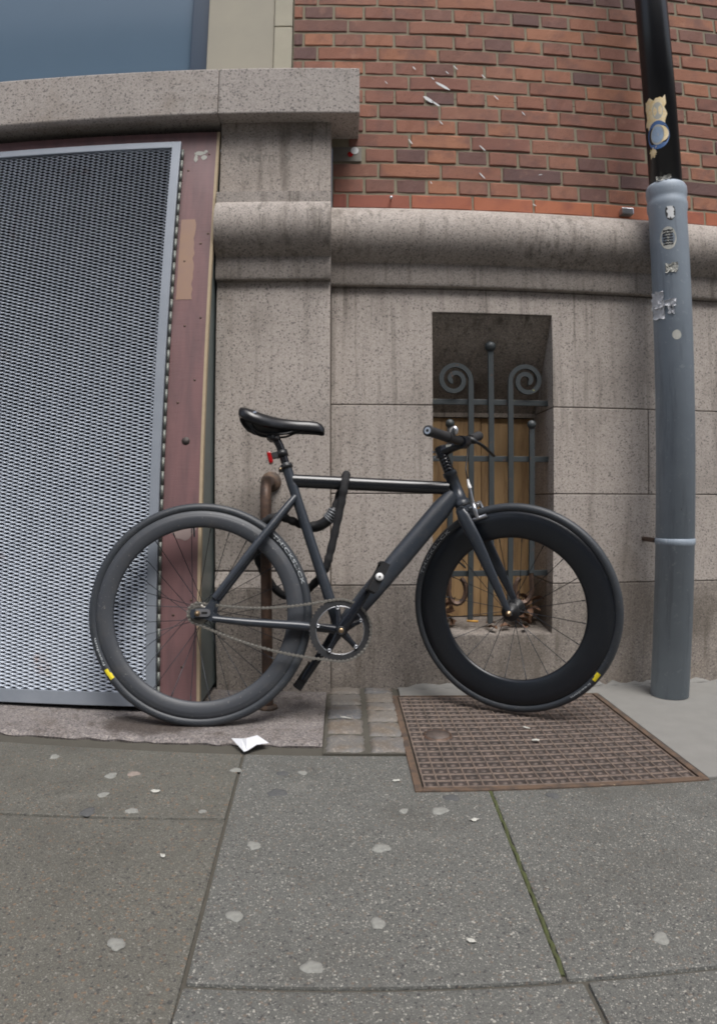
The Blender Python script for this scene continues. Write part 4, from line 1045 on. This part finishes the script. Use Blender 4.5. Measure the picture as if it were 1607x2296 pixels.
rw = wheel('rear_wheel', Matrix.Translation((0, 0, AX)), 0.272, RIM_R, 28, 0.62, 0.12, (47, 15.5), (216.5, 210.5), (208.5, 193), hub_r, 95, 0.034, 0.028)
cg.build('sprocket', STEEL, rw)
# right axle plate and nut
pl_ = MB(); q = [(-0.008, 0.012), (0.028, 0.012), (0.035, 0.008), (0.038, 0.0), (0.035, -0.008), (0.028, -0.012), (-0.008, -0.012)]
pl_.prism([(x+0.002, z+AX+0.002) for x, z in q], 'y', -0.0665, -0.0635); bp(pl_, 'axle_plate', SILVER)
MB().box(0.012, 0.030, -0.0672, -0.0666, AX-0.002, AX+0.005).build('axle_slot', DARK, bike)
MB().lathe([(0.0001, -0.080), (0.0040, -0.080), (0.0042, -0.074), (0.0085, -0.0735), (0.0085, -0.0668), (0.0001, -0.0665)], 12, (0.0, 0, AX), False).build('axle_nut', BRASS, bike)
MB().lathe([(0.0001, 0.080), (0.0040, 0.080), (0.0042, 0.074), (0.0085, 0.0735), (0.0085, 0.062), (0.0001, 0.0618)], 12, (0.0, 0, AX), False).build('axle_nut', BRASS, bike)

# steered front: everything below is built straight ahead and turned about the head tube
STEER = R(-37.5)
SM = Matrix.Translation(HBot) @ Matrix.Rotation(STEER, 4, a_) @ Matrix.Translation(-HBot)
fdir = Vector((a_.z, 0, -a_.x))
HUB = Vector((1.0109, 0, 0.3445))
def sp(mb, name, mat, parent=None, bevel=0): return mb.xf(SM).build(name, mat, parent or bike, bevel)
hub_f = [(0.0001, -0.050), (0.008, -0.050), (0.010, -0.044), (0.011, -0.036), (0.030, -0.0345), (0.031, -0.033), (0.030, -0.031), (0.014, -0.029), (0.0115, -0.012), (0.0115, 0.012), (0.014, 0.029), (0.030, 0.031), (0.031, 0.033), (0.030, 0.0345), (0.011, 0.036), (0.010, 0.044), (0.008, 0.050), (0.0001, 0.050)]
wheel('front_wheel', SM @ Matrix.Translation(HUB), 0.238, RIM_F, 20, 0.30, 0.1, (159.5, 127.5), (-35.2, -40.2), (-42.5, -56.5), hub_f, 139, 0.0325, 0.0275)
for sy in (-1, 1):
    sp(MB().lathe([(0.0001, sy*0.068), (0.0040, sy*0.068), (0.0042, sy*0.0645), (0.0092, sy*0.064), (0.0096, sy*0.0575), (0.0001, sy*0.0573)], 14, HUB, False), 'axle_nut', BRASS)
CRN = HBot-a_*0.022
fk = MB()
fk.tube([HBot-a_*0.003, HBot-a_*0.012, CRN, CRN-a_*0.012], [0.0220, 0.0240, 0.0235, 0.019], 18)
fk.tube([CRN-a_*0.004+Vector((0, -0.040, 0)), CRN-a_*0.002, CRN-a_*0.004+Vector((0, 0.040, 0))], [0.017, 0.019, 0.017], 14)
for sy in (-1, 1):
    top = CRN-a_*0.002+Vector((0, sy*0.036, 0)); end = HUB+Vector((0, sy*0.0530, 0)); dr = (end-top)
    pts = [top, top+dr*0.06+fdir*0.001, top+dr*0.30+fdir*0.004, top+dr*0.65+fdir*0.002, top+dr*0.93, end+dr.normalized()*0.010]
    pts = [Vector((p.x, sy*(0.037+0.016*min(1, i/4)), p.z)) for i, p in enumerate(pts)]
    fk.tube(pts, [0.016, 0.0225, 0.0215, 0.0165, 0.0105, 0.0075], 18, side=(0, 1, 0), ratio=[0.6, 0.48, 0.45, 0.45, 0.5, 0.5])
fork = sp(fk, 'fork', FRAME)
sp(MB().lathe([(0.0001, 0), (0.025, 0.0), (0.026, 0.004), (0.025, 0.008), (0.0001, 0.008)], 22, axis='z', closed=False).xf(Matrix.Translation(HBot-a_*0.011) @ a_.to_track_quat('Z', 'Y').to_matrix().to_4x4()), 'headset_race', BLACK, fork)
# headset spacers and stem
ST0 = HTop+a_*0.003
spc = MB()
for k in range(5):
    spc.lathe([(0.0140, 0.0005), (0.0180, 0.0008), (0.0180, 0.0132), (0.0140, 0.0135)], 20, axis='z').v
spc = MB()
Mz = a_.to_track_quat('Z', 'Y').to_matrix().to_4x4()
for k in range(5):
    sgl = MB().lathe([(0.0120, 0.0004), (0.0172, 0.0004), (0.0180, 0.0012), (0.0180, 0.0108), (0.0172, 0.0116), (0.0120, 0.0116)], 20, axis='z').xf(Matrix.Translation(ST0+a_*(0.0118*k)) @ Mz)
    sp(sgl, 'headset_spacer', plain('gloss_spacer', srgb(22, 22, 25), 0.2, bump=0) if k == 0 else bpy.data.materials['gloss_spacer'])
STM = ST0+a_*0.073
BARC = STM+fdir*0.080+a_*0.000
stm = MB().tube([STM-a_*0.0155, STM+a_*0.0165], 0.0192, 20).tube([STM, STM.lerp(BARC, 0.5), BARC], [0.0190, 0.0175, 0.0190], 16).tube([BARC+Vector((0, -0.023, 0)), BARC+Vector((0, 0.023, 0))], 0.0225, 20)
stem = sp(stm, 'stem', plain('stem_black', srgb(26, 28, 33), 0.22, bump=0))
sp(MB().tube([STM+a_*0.0166, STM+a_*0.0195], 0.0165, 18), 'top_cap', BLACK, stem)
for z_ in (-0.010, 0.010):
    sp(MB().tube([STM-fdir*0.024+a_*z_+Vector((0, -0.011, 0)), STM-fdir*0.024+a_*z_+Vector((0, 0.011, 0))], 0.0035, 8), 'stem_bolt', SILVER, stem)
sp(MB().box(-0.010, 0.010, -0.0008, 0.0008, -0.004, 0.004).xf(Matrix.Translation(STM.lerp(BARC, 0.45)+Vector((0, -0.0162, 0.006)))), 'stem_print', PAPER_OLD, stem)
# handlebar
def bar_pt(y): return BARC+Vector((-0.10*max(0, abs(y)-0.03)**1.0*0.9, y, 0.125*abs(y)))
HB = 0.243
bar = sp(MB().tube([bar_pt(-HB+HB*2*i/16) for i in range(17)], [0.0110+0.0048*max(0, 1-abs(i-8)/4.5) for i in range(17)], 16), 'handlebar', mat_black('bar_black', srgb(28, 28, 30), 0.4, 0.05))
for sy in (-1, 1):
    gp = [bar_pt(sy*(HB+0.004)), bar_pt(sy*(HB+0.0035)), bar_pt(sy*(HB-0.004)), bar_pt(sy*(HB-0.006)), bar_pt(sy*0.170), bar_pt(sy*0.128), bar_pt(sy*0.120)]
    gg = sp(MB().tube(gp, [0.0120, 0.0170, 0.0178, 0.0162, 0.0158, 0.0162, 0.0150], 20), 'grip', GRIP, bar)
    sp(MB().tube([bar_pt(sy*(HB+0.0038)), bar_pt(sy*(HB+0.0062))], 0.0105, 16), 'end_plug', SILVER, bar)
    sp(MB().tube([bar_pt(sy*(HB+0.0063)), bar_pt(sy*(HB+0.0068))], 0.0048, 12), 'plug_hole', BLACK, bar)
    sp(MB().tube([bar_pt(sy*0.118), bar_pt(sy*0.095)], 0.0165, 18), 'lever_clamp', BLACK, bar)
# bell-like silver fitting on the near side
BL = bar_pt(-0.096)
sp(MB().tube([BL+Vector((0, -0.006, 0.008)), BL+Vector((0.004, 0, 0.024)), BL+Vector((0.010, 0.006, 0.033))], [0.012, 0.011, 0.006], 12), 'bell_bracket', BLACK, bar)
sp(MB().ball((BL.x+0.012, BL.y+0.014, BL.z+0.024), 0.0155, 14, 9, (0.8, 0.7, 1.0)), 'bell', SILVER, bar)
# brake lever on the far side with cable
LV0 = bar_pt(0.095)
lev = sp(MB().tube([LV0+Vector((0, -0.010, 0)), LV0+Vector((0.016, -0.012, -0.004)), LV0+Vector((0.024, -0.004, -0.010))], [0.013, 0.012, 0.008], 12), 'brake_lever', BLACK, bar)
sp(MB().tube(smoothcurve([LV0+Vector((0.020, -0.010, -0.006)), LV0+Vector((0.040, 0.015, -0.022)), LV0+Vector((0.048, 0.055, -0.040)), LV0+Vector((0.052, 0.105, -0.058))], 4), 0.0075, 10, ratio=0.7), 'lever_blade', BLACK, bar)
sp(MB().tube([LV0+Vector((0.010, -0.030, -0.004)), LV0+Vector((0.012, -0.048, -0.012))], [0.0045, 0.0035], 8), 'barrel_adjuster', SILVER, bar)
# front caliper
CB = CRN+fdir*0.040+Vector((0, 0, -0.004))
cal = MB().tube([CB-fdir*0.026, CB+fdir*0.010], 0.0050, 10).tube([CB+fdir*0.004+Vector((0, 0.004, 0.004)), CB+Vector((0.006, 0.030, 0.012)), CB+Vector((0.016, 0.036, -0.016)), CB+Vector((0.018, 0.026, -0.036))], [0.008, 0.0075, 0.007, 0.006], 10)
cal.tube([CB+fdir*0.006, CB+Vector((0.004, -0.028, 0.014)), CB+Vector((0.012, -0.036, -0.012)), CB+Vector((0.016, -0.028, -0.036))], [0.008, 0.0075, 0.007, 0.006], 10)
caliper = sp(cal, 'brake_caliper', SILVER)
RH = HUB
for sy in (-1, 1):
    c0 = CB+Vector((0.016, sy*0.0225, -0.038)); t = Vector((0.94, 0, 0.33))
    tt = Vector((-(c0-RH).z, 0, (c0-RH).x)).normalized()*-1
    sp(MB().tube([c0-tt*0.022, c0+tt*0.030], 0.0062, 8, side=(0, 1, 0), ratio=0.8), 'brake_pad', SILVER, caliper)
AT = CB+Vector((0.004, 0.030, 0.060))
AT = CB+Vector((-0.004, -0.030, 0.062))
sp(MB().tube([CB+Vector((0.004, -0.029, 0.012)), AT], [0.0052, 0.0042], 8), 'caliper_arm', SILVER, caliper)
sp(MB().tube([AT, AT+Vector((-0.002, 0, 0.010)), AT+Vector((-0.003, 0, 0.011)), AT+Vector((-0.006, 0, 0.030))], [0.0060, 0.0060, 0.0048, 0.0034], 10), 'cable_stop', WHITECAP, caliper)
cs = AT+Vector((-0.006, 0, 0.028)); ce = LV0+Vector((0.012, -0.048, -0.012))
sp(MB().tube(smoothcurve([cs, cs+Vector((-0.006, 0.006, 0.035)), cs.lerp(ce, 0.55)+Vector((-0.004, 0.0, 0.0)), ce+Vector((0.0, -0.012, -0.020)), ce], 6), 0.0024, 8), 'brake_cable', BLACK)

# ------------------------------------------------------------------ lock
lk = thing('combination_lock', 'black fabric-sleeved combination chain lock tying the bicycle frame to the pipe rail', 'lock', (-0.02, 2.06, 0.45))
LO = Vector((0.02, -2.06, -0.45))
LP = [(0.011, 2.085, 0.789), (0.004, 2.05, 0.752), (-0.005, 2.045, 0.699), (-0.022, 2.04, 0.621), (-0.04, 2.035, 0.542), (-0.056, 2.035, 0.489), (-0.083, 2.06, 0.446), (-0.117, 2.09, 0.41), (-0.162, 2.105, 0.387), (-0.205, 2.12, 0.389), (-0.246, 2.138, 0.427), (-0.28, 2.14, 0.484), (-0.29, 2.12, 0.543), (-0.276, 2.08, 0.604), (-0.244, 2.058, 0.641), (-0.208, 2.062, 0.651), (-0.17, 2.078, 0.638), (-0.136, 2.092, 0.623), (-0.094, 2.09, 0.617), (-0.057, 2.08, 0.633), (-0.031, 2.078, 0.668), (-0.015, 2.1, 0.713), (-0.0, 2.115, 0.765)]
LW = [Vector(p)+LO for p in LP]
cv = smoothcurve(LW, 6, True)
rad = [0.0130+0.0012*math.sin(i*1.7)+random.uniform(-.0006, .0006) for i in range(len(cv))]
MB().tube(cv, rad, 10, closed=True).build('chain_sleeve', FABRIC, lk)
cyl = cv[18*6-2:20*6+2]
MB().tube(cyl, [0.0150]+[0.0182]*(len(cyl)-2)+[0.0150], 16).build('lock_body', BLACK, lk)
for k in range(5):
    p = cyl[-3-k*2+1] if False else cyl[len(cyl)-2-k]; q = cyl[len(cyl)-3-k]; t = (p-q).normalized()
    MB().tube([p-t*0.0028, p-t*0.0014, p+t*0.0014, p+t*0.0028], [0.0186, 0.0202, 0.0202, 0.0186], 14).build('number_dial', plain('dial_grey', srgb(58, 60, 64), 0.35, scale=160, c2=srgb(130, 134, 138), bump=0) if k == 0 else bpy.data.materials['dial_grey'], lk)

# ------------------------------------------------------------------ litter and gum on the ground
def ground(o, x, y, z=0.0): o.location = (x, y, gz(x)+z); return o
pm = MB()
pm.add([(-0.055, 0.030, 0.012), (-0.022, 0.010, 0.020), (0.0, -0.034, 0.001), (-0.008, -0.038, 0.0), (0.0, 0.024, 0.010), (0.020, 0.034, 0.022), (0.056, 0.016, 0.006), (0.024, -0.010, 0.010), (-0.006, -0.002, 0.026)],
       [(0, 1, 3), (1, 8, 2, 3), (8, 4, 5), (8, 5, 7), (5, 6, 7), (8, 7, 2)])
o = pm.build('paper_scrap', PAPER, label='crumpled white paper scrap lying at the threshold edge below the rear wheel', category='paper'); ground(o, -0.270, 1.755, 0.0); o.rotation_euler = TILT
def blob(r_, seed, h=0.0016):
    rr = random.Random(seed); n = 26; ph = rr.uniform(0, 6); r_ *= 0.92
    e = [r_*(1+0.14*math.sin(2*a+ph)+0.10*math.sin(3*a+ph*2)+0.06*math.sin(5*a+ph*3)+rr.uniform(-.05, .05)) for a in [2*math.pi*k/n for k in range(n)]]
    vs = [(q*f*math.cos(2*math.pi*k/n), q*f*math.sin(2*math.pi*k/n), z) for f, z in ((1, -0.001), (0.93, h*0.7), (0.6, h)) for k, q in enumerate(e)]+[(0, 0, h)]
    fs = [(L*n+k, L*n+(k+1) % n, (L+1)*n+(k+1) % n, (L+1)*n+k) for L in range(2) for k in range(n)]+[(2*n+k, 2*n+(k+1) % n, 3*n) for k in range(n)]
    return MB().add(vs, fs, True)
GU = [(-0.594, 1.539, 17, 0, 'pale gum spot left of the pinkish one on the short brown slab'), (-0.540, 1.557, 16, 2, 'pinkish gum spot on the short brown slab below the rear tyre'), (-0.575, 1.431, 14, 0, 'faint pale gum spot between the upper pair and the cross joint'), (-0.481, 1.360, 15, 0, 'pale gum spot just above the cross joint of the brown slabs'), (-0.282, 1.605, 15, 0, 'pale gum spot at the slab corner below the white paper'), (-0.790, 1.636, 15, 0, 'pale gum spot on the brown slab close to the threshold edge'),
      (-0.578, 1.342, 20, 1, 'dark gum spot on the cross joint of the brown slabs'), (-0.158, 1.591, 16, 1, 'dark grey gum spot beside a small pale one before the setts'), (-0.161, 1.479, 24, 1, 'largest dark gum stain, on the middle grey slab'),
      (-0.107, 1.597, 13, 0, 'small yellowish gum spot before the setts beside a dark one'), (-0.185, 1.233, 16, 0, 'pale gum spot by the long slab joint on the middle grey slab'), (-0.187, 0.999, 16, 0, 'faded gum spot alone beside the joint with the long brown slab'), (-0.364, 0.912, 16, 0, 'large pale gum spot alone on the long brown slab'), (-0.050, 0.877, 17, 0, 'pale gum spot near the lower cross joint of the middle grey slab'),
      (0.220, 1.388, 20, 0, 'wide pale gum spot below the hatch, left of the mossy joint'), (0.137, 1.389, 12, 0, 'small faded gum spot beside a wide one below the hatch corner'), (0.259, 1.455, 20, 1, 'dark gum spot directly below the front edge of the hatch'), (0.507, 1.450, 17, 1, 'grey gum spot right of the mossy joint below the hatch'), (0.076, 1.228, 19, 0, 'roundest and brightest gum spot in the middle of the grey slab'), (0.056, 0.985, 15, 0, 'pale gum spot halfway between the brightest one and the lower cross joint'), (0.519, 0.909, 16, 0, 'pale gum spot on the slab to the right of the mossy joint'),
      (-0.321, 1.372, 9, 0, 'tiny gum spot where the cross joint meets the long joint')]
for k, (x, y, r_, dk, lb) in enumerate(GU):
    o = blob(r_/1000, k).build('gum_spot', (GUM, GUM_D, GUM_P)[dk], label=lb, category='gum spot', group='chewing gum trodden into the pavement'); ground(o, x, y, SZ+0.0006); o.rotation_euler = TILT
for x, y, l, z, lb, m in ((-0.454, 1.461, 0.030, SZ, 'small pinkish paper flake among the gum on the brown slab', PAPER_OLD), (0.133, 1.548, 0.022, SZ, 'small white paper flake near the corner of the hatch', PAPER_OLD), (0.290, 1.338, 0.026, SZ, 'white paper flake on the grey slab just left of the mossy joint', PAPER_OLD),
                      (0.206, 0.930, 0.018, SZ, 'tiny white flake between two gum spots on the grey slab', PAPER_OLD), (-0.359, 1.176, 0.016, SZ, 'tiny white flake on the long brown slab', PAPER_OLD),
                      (0.572, 1.901, 0.030, 0.0, 'slim white feather flake on the hatch ribs behind', PAPER_OLD), (0.566, 1.794, 0.032, 0.0, 'broad white paper flake in the middle of the hatch', PAPER_OLD), (0.01, 2.005, 0.045, 0.0, 'thin white sliver lying between two setts', PAPER_OLD)):
    rr = random.Random(int(abs(x*1e4))); n = 9
    q = [(l/2*math.cos(2*math.pi*k/n)*rr.uniform(.6, 1.1), l*(0.16 if 'thin' in lb or 'slim' in lb else 0.3)*math.sin(2*math.pi*k/n)*rr.uniform(.6, 1.1), 0.0022+rr.uniform(0, 0.003)) for k in range(n)]
    o = MB().add(q+[(0, 0, 0.005)], [(k, (k+1) % n, n) for k in range(n)]).build('paper_flake', m, label=lb, category='paper flake'); ground(o, x, y, z); o.rotation_euler = (0, 0.015, rr.uniform(-.6, .3))
o = MB().tube([(-0.035, 0, 0.003), (0, 0.002, 0.004), (0.035, -0.001, 0.003)], 0.0013, 6).build('straw_stalk', PLY_EDGE, label='thin pale straw stalk beside the front edge of the hatch', category='straw'); ground(o, 0.648, 1.487, SZ)

# ------------------------------------------------------------------ unseen house, added across the street to shade the lower sky
ob = thing('shading_house', 'unseen plain rendered house added across the street to shade the lower sky', 'house', (0, -10.0, -0.17))
MB().box(-14, 14, -6, 0, 0, 13.0).build('wall', plain('grey_render', srgb(150, 146, 138), 0.85, scale=2), ob)
MB().prism([(-6.2, 13.0), (0.2, 13.0), (-3.0, 15.5)], 'x', -14.1, 14.1).build('roof', plain('dark_tile', srgb(86, 66, 60), 0.8), ob)
wm = MB().box(-0.55, 0.55, 0.001, 0.05, 0, 1.6).mesh('window'); wm.materials.append(BLUEPANE)
for i in range(-6, 7):
    for k in range(4):
        o = link('window', wm, ob); o.location = (i*2.0, 0, 1.1+k*3.1)
